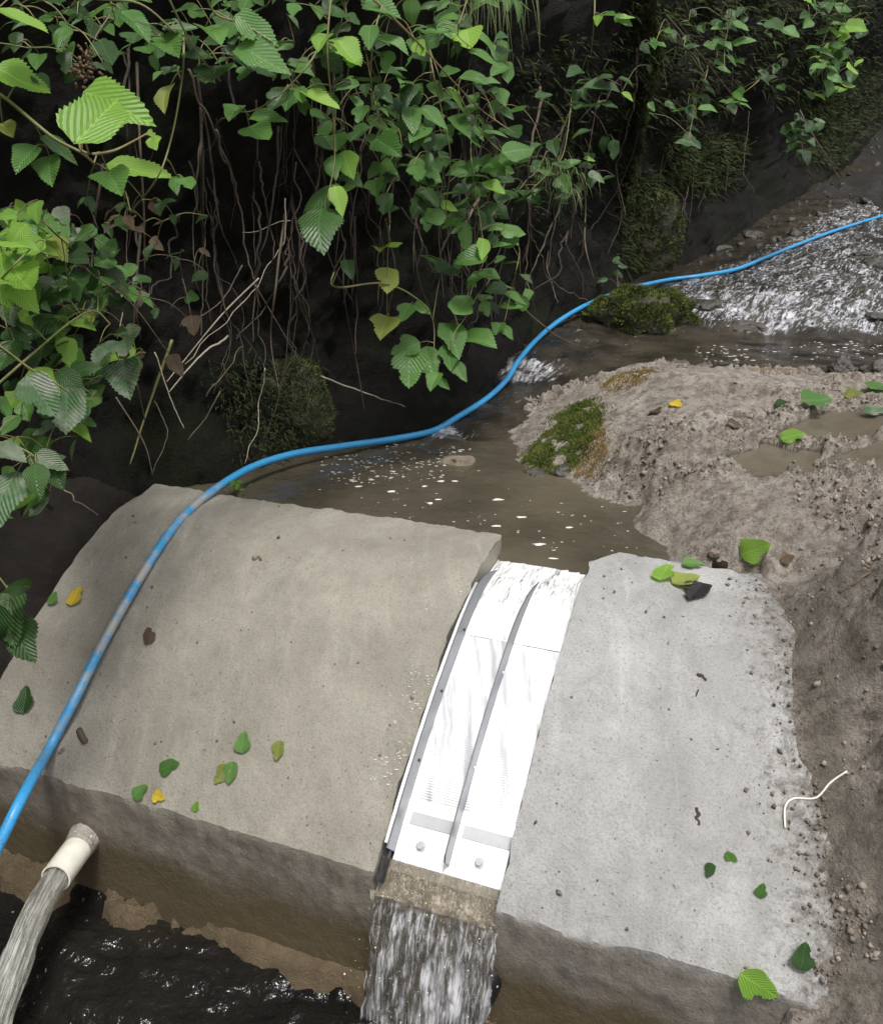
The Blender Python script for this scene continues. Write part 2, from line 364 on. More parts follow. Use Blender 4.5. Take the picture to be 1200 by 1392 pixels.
simple('pvc', (.80, .78, .70), .35, (120, .0006), (22, (.66, .63, .53)))
simple('mortar', (.44, .41, .36), .85, (60, .01), (25, (.30, .27, .23)))
simple('black_plastic', (.010, .010, .012), .3, (40, .004))
simple('gap_shade_black', (.012, .012, .012), .55, (60, .004))  # near-black that paints the shade of the flange gap; rivets use it too

def hose():
    n = NT('hose_blue'); v = n.pos()
    c = n.mix(n.noise(20, 4), (.032, .25, .52), (.05, .32, .62))
    y = n.n('SeparateXYZ', {'Vector': v}).outputs['Y']
    dirt = n.ramp(n.noise(13, 6, .75), (.44, 0), (.56, 1))
    on_weir = n.ramp(n.math('MULTIPLY', y, .25), (.36, 0), (.42, 1), (.545, 1), (.56, 0))     # silt dried on where it lies across the concrete
    c = n.mix(n.math('MULTIPLY', n.math('MULTIPLY', dirt, on_weir), .9), c, (.36, .33, .27))
    c = n.mix(n.ramp(n.noise(70, 4, .7), (.62, 0), (.68, .6)), c, (.10, .09, .07))
    M['hose_blue'] = n.end(n.bsdf(c, .38, n.bump(n.noise(90, 3), .001)))
hose()

def steel():
    n = NT('steel'); p = n.pos((1, 1, 1), (0, 0, math.radians(21)))
    st = n.noise(30, 4, .6, n.n('Mapping', {'Vector': p, 'Scale': (3, .3, .3)}).outputs[0])
    M['steel'] = n.end(n.bsdf(n.mix(st, (.86, .87, .88), (.97, .97, .97)), n.ramp(st, (.3, .45), (.7, .6)), n.bump(st, .001), Metallic=1.0))
    n = NT('steel_screen'); p = n.pos((1, 1, 1), (0, 0, math.radians(21)))
    wv = n.n('TexWave', {'Vector': n.pos((1, 1, 1), (0, 0, math.radians(21))), 'Scale': 80.0, 'Distortion': 0.0}, wave_type='BANDS', bands_direction='Y', wave_profile='SIN').outputs['Fac']
    st = n.noise(30, 4, .6, n.n('Mapping', {'Vector': p, 'Scale': (3, .3, .3)}).outputs[0])
    c = n.mix(n.ramp(wv, (.0, .30), (.4, 0)), (.78, .785, .80), (.46, .47, .49)); c = n.mix(n.ramp(n.noise(1.0, 5, .6, n.pos((46, 5, 5), (0, 0, math.radians(21)))), (.50, 0), (.66, .75)), c, (.36, .37, .39))
    M['steel_screen'] = n.end(n.bsdf(c, n.ramp(st, (.3, .42), (.7, .55)), n.bump(wv, .0003), Metallic=1.0))
    n = NT('steel_bar'); M['steel_bar'] = n.end(n.bsdf(n.mix(n.noise(40), (.40, .40, .41), (.52, .52, .53)), .5, Metallic=.3))
    n = NT('steel_shaded'); M['steel_shaded'] = n.end(n.bsdf(n.mix(n.noise(18), (.12, .125, .135), (.20, .205, .22)), .45, n.bump(n.noise(60), .0008), Metallic=.55))  # steel darkened in colour to give rib and flange faces their shade
steel()

def pool_mat(name, deep, silt, foamamt, b1, b2, rough=.06):
    n = NT(name); p = n.pos()
    c = n.mix(n.ramp(n.noise(2.6, 4, .6), (.35, 0), (.7, 1)), deep, silt)
    h = n.math('ADD', n.math('MULTIPLY', n.noise(9, 3, .5), b1), n.math('MULTIPLY', n.noise(38, 3, .55), b2))
    r = rough
    if foamamt:
        fo = n.ramp(n.noise(34, 6, .72, dist=.8), (.66 - foamamt, 0), (.70 - foamamt * .6, 1))
        c = n.mix(fo, c, (.72, .72, .72)); r = n.mix(fo, (rough,) * 3, (.6,) * 3)
    M[name] = n.end(n.bsdf(c, r, n.bump(h, .05), IOR=1.33))
pool_mat('water_pool', (.060, .052, .037), (.118, .099, .070), 0, .12, .05)
pool_mat('water_dark', (.006, .006, .006), (.018, .016, .013), 0.0, .45, .2, .08)

def stream_mat():
    n = NT('water_stream'); p = n.pos()
    base = n.mix(n.ramp(n.noise(6, 5, .65), (.35, 0), (.65, 1)), (.018, .016, .013), (.06, .05, .036))
    z = n.n('SeparateXYZ', {'Vector': n.n('NewGeometry').outputs['Position']})
    steep = n.n('SeparateXYZ', {'Vector': n.n('NewGeometry').outputs['True Normal']}).outputs['Z']
    at = n.n('Attribute', attribute_name='foam').outputs['Fac']
    rot = n.pos((1, 1, 1), (0, 0, math.radians(-54)))
    def fl(a, b, det): return n.noise(1.0, det, .75, n.n('Mapping', {'Vector': rot, 'Scale': (a, b, a)}).outputs[0], .5)      # streaks drawn out along the current
    nn = n.math('ADD', n.math('MULTIPLY', fl(20, 75, 6), .65), n.math('MULTIPLY', fl(5, 16, 5), .35))
    fo = n.ramp(n.math('ADD', nn, n.math('MULTIPLY', n.math('SUBTRACT', at, .5), .30)), (.52, 0), (.60, 1))
    c = n.mix(fo, base, n.mix(n.ramp(n.noise(26, 5, .7), (.35, 0), (.65, 1)), (.16, .16, .17), (.66, .66, .70)))
    h = n.math('ADD', n.math('MULTIPLY', n.noise(22, 5, .65), .7), n.math('MULTIPLY', n.noise(80, 4, .6), .35))
    d = n.bump(h, .03, n.math('ADD', n.math('MULTIPLY', at, .9), .12))
    M['water_stream'] = n.end(n.bsdf(c, n.mix(fo, (.07,) * 3, (.4,) * 3), d, IOR=1.33))
stream_mat()

def sheet_mat(name, tint, white, opac, alo, ahi, bd=.012):
    # thin moving water: see-through film with glossy ripples and streaks of froth; UV.y runs down the flow
    n = NT(name); uv = n.n('UVMap').outputs[0]
    mp = n.n('Mapping', {'Vector': uv, 'Scale': (1, 1, 1)}).outputs[0]
    def sn(sx, sy, det=5):
        return n.noise(1.0, det, .65, n.n('Mapping', {'Vector': mp, 'Scale': (sx, sy, 1)}).outputs[0], .3)
    s1 = n.math('ADD', n.math('MULTIPLY', sn(17, 2.2), .6), n.math('MULTIPLY', sn(7, 1.1), .4)); s2 = sn(46, 9)
    vy = n.n('SeparateXYZ', {'Vector': uv}).outputs['Y']
    f = n.math('ADD', n.math('MULTIPLY', s1, .6), n.math('MULTIPLY', s2, .4))
    fo = n.ramp(f, (alo, 0), (ahi, 1))
    nm = n.bump(n.math('ADD', s1, n.math('MULTIPLY', s2, .6)), bd)
    gl = n.n('BsdfGlossy', {'Color': (1, 1, 1), 'Roughness': .08, 'Normal': nm})
    df = n.bsdf(white, .35, nm)
    murk = n.bsdf(tint, .05, nm, IOR=1.33)
    tr = n.n('BsdfTransparent', {'Color': (.93, .92, .88)})
    m0 = n.n('MixShader', {0: opac}); n.t.links.new(tr.outputs[0], m0.inputs[1]); n.t.links.new(murk, m0.inputs[2])
    fr = n.n('LayerWeight', {'Blend': .25, 'Normal': nm}).outputs['Fresnel']
    m1 = n.n('MixShader', {0: n.math('MULTIPLY', fr, .8)}); n.t.links.new(m0.outputs[0], m1.inputs[1]); n.t.links.new(gl.outputs[0], m1.inputs[2])
    m2 = n.n('MixShader', {0: n.math('MULTIPLY', fo, .75)}); n.t.links.new(m1.outputs[0], m2.inputs[1]); n.t.links.new(df, m2.inputs[2])
    M[name] = n.end(m2.outputs[0])
sheet_mat('water_fall', (.16, .14, .10), (.74, .74, .77), .22, .49, .58)
sheet_mat('water_jet', (.40, .39, .31), (.80, .80, .74), .40, .46, .60)
sheet_mat('water_film', (.90, .90, .89), (.95, .95, .95), .85, .40, .52, .002)
sheet_mat('water_lip', (.27, .215, .14), (.66, .58, .46), .62, .50, .66)

# ------------------------------------------------------------------ ground
def axis(lo, flo, fhi, hi, step, g=1.07):
    a = list(np.arange(flo, fhi, step)); s = step; x = a[-1]
    while x < hi: s *= g; x += s; a.append(x)
    s = step; x = a[0]; b = []
    while x > lo: s *= g; x -= s; b.append(x)
    return np.array(b[::-1] + a)
xs = np.concatenate([axis(-40, -1.3, .06, .06, .0085, 1.06)[:-1], axis(.06, .06, 1.7, 40, .0055, 1.05)]); ys = axis(-30, .75, 3.6, 40, .0055, 1.025)
X, Y = np.meshgrid(xs, ys, indexing='ij')
Z = ground(X, Y)
_u, _w = to_uw(X, Y)
PUD = [[(990,612),(1040,600),(1090,612),(1130,628),(1120,636),(1060,636),(1010,630)],[(1050,588),(1110,578),(1200,574),(1260,585),(1200,602),(1150,607),(1090,600)],[(1130,622),(1200,612),(1280,625),(1260,650),(1190,652),(1140,640)]]
def pud_mask(x, y, z):
    m = np.zeros(x.shape); p = np.stack([x.ravel(), y.ravel(), x.ravel() * 0], 1); jx = fbm(p * 9, 3, 61).reshape(x.shape) * .035; jy = fbm(p * 9, 3, 62).reshape(x.shape) * .035
    for q in PUD: m = np.maximum(m, poly_in(x + jx, y + jy, [tuple(W(*a, .785)[:2]) for a in q]) * 1.0)
    return m
def poly_in(x, y, poly):
    x = np.asarray(x); y = np.asarray(y); r = np.zeros(x.shape, bool); n = len(poly)
    for i in range(n):
        x1, y1 = poly[i]; x2, y2 = poly[(i + 1) % n]
        c = ((y1 > y) != (y2 > y)); xi = (x2 - x1) * (y - y1) / (y2 - y1 + 1e-12) + x1; r ^= c & (x < xi)
    return r
pm_ = pud_mask(X, Y, Z); Z = np.where(pm_ > 0, ground0(X, Y) - .012, Z)
go = mesh_obj('ground', np.stack([X.ravel(), Y.ravel(), Z.ravel()], 1), gridf(len(xs), len(ys)), M['mud'])
_rk = sstep(-.02, .10, _u - ub(_w) + .06 * fbm(np.stack([X.ravel() * 8, Y.ravel() * 8, Z.ravel() * 8], 1), 3, 77).reshape(X.shape)) * sstep(-.25, .12, _w)
for nm_, ar_ in (('rock', _rk), ('puddle', pm_), ('damp', sstep(-.05, .0, _u - ub(_w)) * sstep(.16, .03, _u - ub(_w) + .08 * fbm(np.stack([X.ravel() * 14, Y.ravel() * 14, X.ravel() * 0], 1), 3, 78).reshape(X.shape)) * sstep(-.02, .15, _w)), ('soil', sstep(UL + .02, UL - .04, _u) * (_w < 1.5) * (_w > -.3))):
    at_ = go.data.attributes.new(nm_, 'FLOAT', 'POINT'); at_.data.foreach_set('value', ar_.ravel().astype(np.float32))
tag(go, 'pale brown mud and rock of the ravine floor', kind='structure')

# ------------------------------------------------------------------ water
WP = []
def wz(px, py, z): p = W(px, py, z); WP.append((p[0], p[1], z))
def wdp(px, py, zc): p = D(px, py, zc); WP.append(tuple(p))
for a in [(600,618,.600),(560,606,.602),(690,606,.606),(640,572,.632),(700,545,.65),(740,520,.67),(690,520,.655),(800,500,.70),(840,480,.715),
          (900,478,.72),(1000,480,.72),(1100,482,.72),(1190,484,.72),(1300,490,.73),(1000,500,.72),(1190,505,.72)]: wz(*a)
for a in [(1050,458,4.08),(1190,455,4.1),(960,456,4.05),(870,462,4.0),(1050,394,4.4),(1190,396,4.45),(960,398,4.5),(900,390,4.75),
          (760,450,3.95),(800,425,4.3),(720,490,3.6),(930,362,5.5),(1050,345,5.5),(1190,296,6.4),(1190,340,5.4),(1120,370,4.9),(1040,316,6.3),(960,345,6.0),
          (1190,225,8.5),(1100,265,7.5),(1330,330,6.0),(1330,400,4.6),(1330,240,8.2)]: wdp(*a)
WR = RBF(WP, .002)
def poly_in(x, y, poly):
    x = np.asarray(x); y = np.asarray(y); r = np.zeros(x.shape, bool); n = len(poly)
    for i in range(n):
        x1, y1 = poly[i]; x2, y2 = poly[(i + 1) % n]
        c = ((y1 > y) != (y2 > y)); xi = (x2 - x1) * (y - y1) / (y2 - y1 + 1e-12) + x1; r ^= c & (x < xi)
    return r
def sheet(name, poly, step, zf, mat, foamf=None, grow=1.0):
    P = np.array(poly); xa = np.arange(P[:, 0].min(), P[:, 0].max(), step); ya = [P[:, 1].min()]
    s = step
    while ya[-1] < P[:, 1].max(): ya.append(ya[-1] + s); s *= grow
    ya = np.array(ya); x, y = np.meshgrid(xa, ya, indexing='ij'); z = zf(x, y)
    keep = poly_in(x, y, poly); f = gridf(len(xa), len(ya)); k = keep.ravel()[f].all(1); f = f[k]
    used = np.unique(f); mp = np.full(x.size, -1); mp[used] = np.arange(len(used))
    v = np.stack([x.ravel(), y.ravel(), z.ravel()], 1)[used]
    o = mesh_obj(name, v, mp[f], mat)
    if foamf is not None:
        a = o.data.attributes.new('foam', 'FLOAT', 'POINT'); a.data.foreach_set('value', foamf(v[:, 0], v[:, 1], v[:, 2]).astype(np.float32))
    return o
# the lower pool behind the weir: level, murky
bk = lambda u, w: tuple(uw(u, w, 0)[:2])
pool_poly = [bk(-1.6, -.05), bk(-1.6, .02), bk(UN0 - .01, .02), bk(UN0 - .01, .045), bk(UN1 + .02, .045), bk(UN1 + .05, .012), bk(.3, .01)] + [tuple(W(*q, POOL)[:2]) for q in
            [(960,700),(860,650),(740,600),(700,575)]] + [tuple(W(*q, POOL)[:2]) for q in [(640,560),(560,560),(470,590),(380,620),(250,640)]]
def pool_z(x, y):
    p = np.stack([x.ravel(), y.ravel(), x.ravel() * 0], 1)
    src = W(600, 592, POOL); d = np.hypot(x - src[0], y - src[1])
    u, w = to_uw(x, y)
    return POOL + (fbm(p * np.array((9, 14, 1)), 3, 31).reshape(x.shape) * (.0012 + .010 * np.exp(-(d / .22) ** 2))) - .012 * sstep(.0, .05, w) * (u > UN0) * (u < UN1 + .02)
po = sheet('pool_water', pool_poly, .012, pool_z, M['water_pool']); tag(po, 'murky brown pool held back by the weir', kind='structure')
st_poly = [tuple(W(*q, .66)[:2]) for q in [(545,606),(640,628),(715,606)]] + [tuple(W(*q, .7)[:2]) for q in [(760,548),(800,520),(850,505)]] + [tuple(W(*q, .72)[:2]) for q in [(900,500),(1000,508),(1250,512)]] + \
          [(3.2, 4.2), (5.2, 8.0), (6.0, 11.5), (4.6, 10.2), (3.0, 7.9), (2.1, 6.6), (1.3, 5.5), (.75, 4.5), (.3, 3.7), (-.02, 3.15)]
rcas = [W(1050, 455, .72), D(1050, 394, 4.4)]
def stream_foam_glint(x, y, z):
    g = 1e-2; s = np.hypot(WR(x + g, y) - WR(x - g, y), WR(x, y + g) - WR(x, y - g)) / (2 * g)
    f = sstep(.05, .34, s) * .68
    f = np.maximum(f, .57 * sstep(3.95, 4.3, y) * sstep(.55, .95, x - (y - 4.3) * .75))  # white water, with the slope's glitter put into the foam too
    a = W(600, 592, POOL); f = np.maximum(f, 1.0 * np.exp(-(np.hypot(x - a[0], y - a[1]) / .09) ** 2))
    f = np.maximum(f, .30 * (1 - sstep(.75, 1.0, x) * sstep(4.15, 3.95, y)))  # pale streaks put into the colour for bright reflections on the water
    b = W(690, 515, .655); f = np.maximum(f, .45 * np.exp(-(np.hypot(x - b[0], y - b[1]) / .10) ** 2))
    return f
def stream_z(x, y):
    z = WR(x, y); f = stream_foam_glint(x.ravel(), y.ravel(), 0).reshape(x.shape); p = np.stack([x.ravel(), y.ravel(), z.ravel()], 1)
    return z + (fbm(p * np.array((14, 14, 14)), 4, 41).reshape(x.shape)) * (.003 + .015 * f) + .004
so = sheet('stream_water', st_poly, .016, stream_z, M['water_stream'], stream_foam_glint, 1.004); tag(so, 'stream tumbling over dark wet rock into the pool', kind='structure')
lo_poly = [bk(-6, WE - .01), bk(3, WE - .01), bk(3, 6), bk(-6, 6)]
lp = [bk(-1.9, WE - .01), bk(.5, WE - .01), bk(.6, 2.6), bk(-1.9, 2.6)]
def low_z(x, y):
    u, w = to_uw(x, y); p = np.stack([u.ravel() * 7 + w.ravel() * 3, w.ravel() * 18, u.ravel() * 0], 1)
    return -.005 + (fbm(p, 4, 51).reshape(x.shape)) * .016 + fbm(p * 3.1, 2, 53).reshape(x.shape) * .0048
lw = sheet('lower_stream_water', lp, .009, low_z, M['water_dark']); tag(lw, 'dark rippling stream below the weir', kind='structure')

# surface lookup for things that lie on the ground or the concrete
def surf(x, y):
    u, w = to_uw(x, y); g = float(ground(np.array([x]), np.array([y]))[0])
    if 0 <= w <= WE and (UL <= u <= UN0 or UN1 <= u <= ub(w) + .25): g = max(g, float(prof(w)) + .001)
    return g
def hit(px, py, t0=.7, t1=7):
    r = ray(px, py); t = np.arange(t0, t1, .004); q = CAM + r * t[:, None]
    g = ground(q[:, 0], q[:, 1]); u, w = to_uw(q[:, 0], q[:, 1])
    on = (w >= 0) & (w <= WE) & (((u >= UL) & (u <= UN0)) | ((u >= UN1) & (u <= ub(w) + .25)))
    g = np.where(on, np.maximum(g, prof(w)), g)
    k = np.argmax(q[:, 2] <= g); return q[k].copy()
def normal_at(x, y, e=.012):
    a = np.array((2 * e, 0, surf(x + e, y) - surf(x - e, y))); b = np.array((0, 2 * e, surf(x, y + e) - surf(x, y - e)))
    n = np.cross(a, b); return n / np.linalg.norm(n)

# ------------------------------------------------------------------ concrete weir
weir = empty('concrete_weir', tuple(uw(-.45, WE, 0))); tag(weir, 'curved bare concrete weir across the stream with a notch for the screen', 'weir')
def inv(p): return np.asarray(p, float) - np.array(weir.location)
def block(name, u0, u1, mat, seed, notch_side):
    us = np.arange(0, 1.0001, 1 / max(12, int((u1 - u0) / .008)))
    ws = np.concatenate([np.linspace(0, .02, 4), np.linspace(.03, WE - .03, 80), np.linspace(WE - .025, WE, 6)])
    loop = [(0, -.15), (0, .2), (0, .45), (0, .6)] + [(w, None) for w in ws] + [(WE + .002, z) for z in np.linspace(ZE - .014, -.15, 44)]
    V = []; n = len(loop)
    for i, t in enumerate(us):
        for w, z in loop:
            ue0 = u0 + (.05 * max(0, 1 - w / .06) if notch_side == 'L' else 0); u = ue0 + (u1 - ue0) * t
            V.append((u, w, float(prof(w)) if z is None else z, 1 if z is None else 0))
    V = np.array(V); P = V[:, :3]
    top = V[:, 3] > 0
    a = fbm(P * 4, 3, seed) * .006 + fbm(P * 26, 3, seed + 1) * .0018 + fbm(P * 90, 2, seed + 2) * .0006
    edge = np.exp(-((P[:, 1] - WE) / .02) ** 2) * (P[:, 2] > ZE - .03)
    bedge = np.exp(-(P[:, 1] / .02) ** 2) * (P[:, 2] > .6)
    fr = ~top & (P[:, 1] > .5)
    nz = fbm(P * 45, 3, seed + 5); n2 = fbm(P * 13, 4, seed + 7); PE = P.copy(); PE[:, 1] = WE; PE[:, 2] = ZE; eE = fbm(PE * 45, 3, seed + 5) * .0022 + fbm(PE * 13, 3, seed + 7) * .003
    z = P[:, 2] + np.where(top, a, 0) - (edge + bedge) * (np.abs(nz) * .0035 + np.abs(n2) * .002)
    lump = sstep(.1, .6, n2) * .002 * np.exp(-((P[:, 2] - .20) / .05) ** 2)
    w = P[:, 1] + np.where(fr, n2 * .0008 + nz * .0007 + lump, 0) + np.where(top, edge, np.where(fr, np.exp(-((P[:, 2] - ZE) / .06) ** 2), 0)) * eE - bedge * n2 * .005
    u = P[:, 0].copy(); endm = (np.abs(P[:, 0] - u0) < 1e-6) | (np.abs(P[:, 0] - u1) < 1e-6); u = u + endm * fbm(P * 18, 3, seed + 9) * .005
    X = np.stack([u * UX + (w - W0) * DX, u * UY + (w - W0) * DY, z], 1) - np.array(weir.location)
    f = gridf(len(us), n).tolist()
    o = len(us) * n
    def cap(base, flip):
        c = [base + i for i in range(n)]; return c[::-1] if flip else c
    f += [cap(0, False), cap((len(us) - 1) * n, True)]
    ob = mesh_obj(name, X, f, mat, weir)
    try: ob.data.set_sharp_from_angle(angle=math.radians(34))
    except Exception: pass
    return ob
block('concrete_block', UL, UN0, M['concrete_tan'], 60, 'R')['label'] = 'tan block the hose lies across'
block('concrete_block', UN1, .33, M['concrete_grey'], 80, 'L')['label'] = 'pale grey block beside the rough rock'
def zch(w): return prof(w) - .040 - .014 * (1 - sstep(.02, .30, np.asarray(w, float)))
wl = np.concatenate([np.linspace(-.0, WE, 60)])
V = []
us = np.linspace(UN0 - .01, UN1 + .01, 14)
for u in us:
    for w in wl: V.append(uw(u, w, float(zch(w)) - .012 + .003 * float(vn(np.array([[u * 40, w * 40, 0]]))[0])))
    for z in np.linspace(.25, -.15, 12): V.append(uw(u, WE + .002, z))
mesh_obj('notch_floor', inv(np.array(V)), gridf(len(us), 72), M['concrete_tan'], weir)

# ------------------------------------------------------------------ steel intake screen
scr = empty('intake_screen', tuple(uw(-.44, .66, float(zch(.66)))))
tag(scr, 'bright stainless steel chute screen set in the weir notch, water washing down it', 'screen')
def sp(u, w, h):    # point h above the chute surface
    e = .004; dz = float(zch(w + e) - zch(w - e)) / (2 * e); L = math.hypot(1, dz)
    return uw(u, w - (-dz) * 0 + h * (-dz) / L, float(zch(w)) + h / L) - np.array(scr.location)
def strip(name, mat, u0, u1, w0, w1, h0, h1, n=60, nu=2, taper=None, smooth=False):
    V = []; F_ = []; ww = np.linspace(w0, w1, n); tp = taper or (lambda w: 1.0)
    for w in ww:
        hh = h0 + (h1 - h0) * tp(w)
        V += [sp(u0, w, h0), sp(u1, w, h0), sp(u1, w, hh), sp(u0, w, hh)]
    for i in range(n - 1):
        for j in range(4): F_.append([i * 4 + j, i * 4 + (j + 1) % 4, (i + 1) * 4 + (j + 1) % 4, (i + 1) * 4 + j])
    F_ += [[3, 2, 1, 0], [4 * n - 4, 4 * n - 3, 4 * n - 2, 4 * n - 1]]
    return mesh_obj(name, V, F_, mat, scr, smooth)
UA, UB_, UM = -.543, UN1 - .001, -.437; WS0, WS1, WEND = .24, .600, .706
strip('accelerator_plate', M['steel'], UA, UB_, .035, WS0, -.003, .0)
strip('screen_panel', M['steel_screen'], UA, UM - .001, WS0 - .004, WS1 + .004, -.003, .0006)
strip('screen_panel', M['steel_screen'], UM + .001, UB_, WS0 - .004, WS1 + .004, -.003, .0006)
strip('toe_plate', M['steel'], UA, UB_, WS1, WEND, -.003, .0)
strip('cross_bar', M['steel_bar'], UA + .012, UM - .006, WS1 + .022, WS1 + .040, .0005, .0018, 6)
strip('cross_bar', M['steel_bar'], UM + .010, UB_ - .002, WS1 + .022, WS1 + .040, .0005, .0018, 6)
tpr = lambda w: float(sstep(.045, .30, w)) * (1 - .0 * w) * float(sstep(WEND - .006, WEND - .035, w) * .9 + .1)
strip('divider_rib', M['steel_shaded'], UM - .0015, UM + .0015, .05, .680, .0, .042, 70, taper=tpr)
strip('side_flange', M['steel_shaded'], UA - .003, UA,   .06, .682, -.003, .048, 60, taper=lambda w: float(sstep(.03, .22, w)))
strip('flange_lip', M['steel'], UA - .009, UA - .0032, .20, .676, .0445, .048, 60, taper=lambda w: 1.0)
strip('gap_shade_black', M['gap_shade_black'], UA - .016, UA - .004, .16, .725, -.02, .020, 50)  # black strip put in for the shaded gap between flange and concrete
for u, w in ((-.497, .666), (-.383, .666)):
    mb = MB(); c = sp(u, w, 0); nrm = sp(u, w, .01) - c; nrm /= np.linalg.norm(nrm)
    v, f = tube([c, c + nrm * .0025], .0095, 16); mb.add(v, f); v, f = tube([c + nrm * .0025, c + nrm * .007], .0062, 6); mb.add(v, f)
    mb.build('bolt', M['steel_bar'], scr, False)
for w in (.30, .43, .55):
    c = sp(UA + .0003, w, .017); v, f = tube([c, c + np.array((UX, UY, 0)) * .0018], .0032, 10); MB().add(v, f).build('rivet', M['gap_shade_black'], scr, False)
for w in (.37, .54):
    c = sp(UM + .0016, w, .012); v, f = tube([c, c + np.array((UX, UY, 0)) * .0018], .0028, 10); MB().add(v, f).build('rivet', M['steel'], scr, False)

# water running over the chute and falling from the lip
def flow(name, us, path, mat, amp, seed, par=None, uvs=(1, 1)):
    V = []; UV = []; n = len(path)
    for i, u in enumerate(us):
        for j, (w, z) in enumerate(path):
            V.append(uw(u, w, z)); UV.append((i / (len(us) - 1) * uvs[0], j / (n - 1) * uvs[1]))
    V = np.array(V); q = np.array([(u * 60, j / n * 5, 0) for u in us for j in range(n)]); fl = np.array([(0 if 2 <= i < len(us) - 2 else 1) * (j / n) for i in range(len(us)) for j in range(n)]); sd_ = np.repeat(np.sign(np.arange(len(us)) - len(us) / 2), n); rg = fbm(q * np.array((0, 2.2, 0)) + np.array((0, 0, 3.3)) * sd_[:, None], 3, seed + 3) * .010 * fl * (amp > .008); V[:, 0] += UX * rg; V[:, 1] += UY * rg
    d = fbm(q, 4, seed); k = np.tile(np.linspace(.15, 1, n), len(us)); V[:, 0] += DX * d * amp * k; V[:, 1] += DY * d * amp * k; V[:, 2] += d * amp * k * .6
    return mesh_obj(name, V, gridf(len(us), n), mat, par, uv=np.array(UV))
fw = np.concatenate([[.02, .035], np.linspace(.05, .30, 36)])
wf = empty('chute_water', tuple(uw(-.44, .7, .2)))
tag(wf, 'clear water sliding over the steel chute and falling in streaks into the stream', 'waterfall')
def par(o): o.parent = wf; o.matrix_parent_inverse = Matrix.Translation(-Vector(wf.location)); return o
par(flow('film', np.linspace(UN0 + .004, UN1 + .012, 40), [(w, float(zch(w)) + .007 - .005 * min(1, max(0, (w - .05) / .22))) for w in fw], M['water_film'], .0012, 91))
par(flow('lip_water', np.linspace(UN0 + .002, UN1 + .006, 60), [(w, float(zch(min(w, WE))) + .004 - max(0, w - WE) * .9) for w in np.linspace(WEND - .012, WE + .008, 24)], M['water_lip'], .0045, 93))
fp = []
for t in np.linspace(0, 1, 60):
    tt = t * .24; fp.append((WE - .024 + .55 * tt, float(zch(WE)) + .017 - .40 * tt - 4.9 * tt * tt))
fp = [(w, z) for w, z in fp if z > -.03]
par(flow('falling_sheet', np.linspace(UN0 + .0, UN1 + .008, 90), fp, M['water_fall'], .012, 95))
par(flow('falling_sheet', np.linspace(UN0 + .006, UN1 - .002, 90), [(w - .012, z - .004) for w, z in fp], M['water_fall'], .012, 97))

# ------------------------------------------------------------------ pipes and hose
hp = [D(-60, 1250, 1.55), D(-10, 1165, 1.63), D(30, 1085, 1.70), D(66, 1015, 1.79), D(100, 950, 1.86), D(140, 870, 1.97), D(185, 790, 2.08), D(225, 725, 2.18)]
def on_weir(px, py, lift):
    p = hit(px, py); return p + np.array((0, 0, lift))
R_H = .0108
hp = [D(-60, 1250, 1.52), D(-10, 1165, 1.60), D(30, 1085, 1.66)]
for q, l in (((66, 1020), .034), ((100, 955), .036), ((140, 875), .030), ((185, 795), .024), ((228, 728), .017), ((262, 690), .013)): 
    b = hit(q[0], q[1]); r = ray(*q); t = np.dot(b - CAM, FWD) - l * .9; hp.append(CAM + r * t)
hp += [W(300, 660, .675), W(345, 634, .67), W(400, 617, .665), W(470, 606, .65), W(540, 596, .636), W(590, 585, .632), W(625, 565, .645), W(660, 543, .660), W(688, 517, .676),
       D(705, 490, 3.62), D(730, 461, 3.8), D(760, 436, 4.0), D(800, 413, 4.2), D(850, 394, 4.35)]
def on_stream(px, py, lift):
    r = ray(px, py); t = np.arange(3.5, 12, .012); q = CAM + r * t[:, None]; zz = np.maximum(WR(q[:, 0], q[:, 1]), ground0(q[:, 0], q[:, 1])) + lift; k = np.argmax(q[:, 2] <= zz); return q[k]
hp += [on_stream(px, py, .022) for px, py in ((905,381),(950,375),(1000,366),(1040,350),(1080,334),(1130,315),(1200,293),(1290,265))]
v, f = tube(smooth_path(hp, 10), R_H, 16); ho = mesh_obj('water_hose', v, f, M['hose_blue'])
tag(ho, 'long blue plastic hose lying over the weir and up the stream', 'hose')

pp = empty('outlet_pipe', tuple(uw(-1.22, WE, .15)))
tag(pp, 'short white plastic pipe sticking out of the weir wall, pouring water', 'pipe')
a0 = D(128, 1133, 1.72); a1 = D(72, 1192, 1.52)
def wallp(px, py):
    r = ray(px, py); k = (WE - W0 - (CAM[0] * DX + CAM[1] * DY)) / (r[0] * DX + r[1] * DY); return CAM + r * k
a0 = wallp(118, 1137); dirp = np.array((DX * .93 - UX * .06, DY * .93 - UY * .06, -.38)); dirp /= np.linalg.norm(dirp)
def fit_end(px, py):
    best = None
    for L in np.linspace(.05, .3, 40):
        for dz in np.linspace(-.8, .3, 30):
            for du in np.linspace(-.6, .6, 17):
                d = np.array((DX + UX * du, DY + UY * du, dz)); d /= np.linalg.norm(d); q = a0 + d * L; c = q - CAM; zc = np.dot(c, FWD)
                x = 600 + F * np.dot(c, RIGHT) / zc; y = 696 - F * np.dot(c, UP) / zc; e = (x - px) ** 2 + (y - py) ** 2 + 900 * (L - .14) ** 2 * 40 + 120 * du * du + 200 * (dz + .12) ** 2
                if best is None or e < best[0]: best = (e, d, L)
    return best[1], best[2]
pd, pL = fit_end(76, 1194)
PR = .030
k = 28; ang = np.linspace(0, 2 * math.pi, k, endpoint=False)
px_ = np.cross(pd, (0, 0, 1)); px_ /= np.linalg.norm(px_); py_ = np.cross(px_, pd)
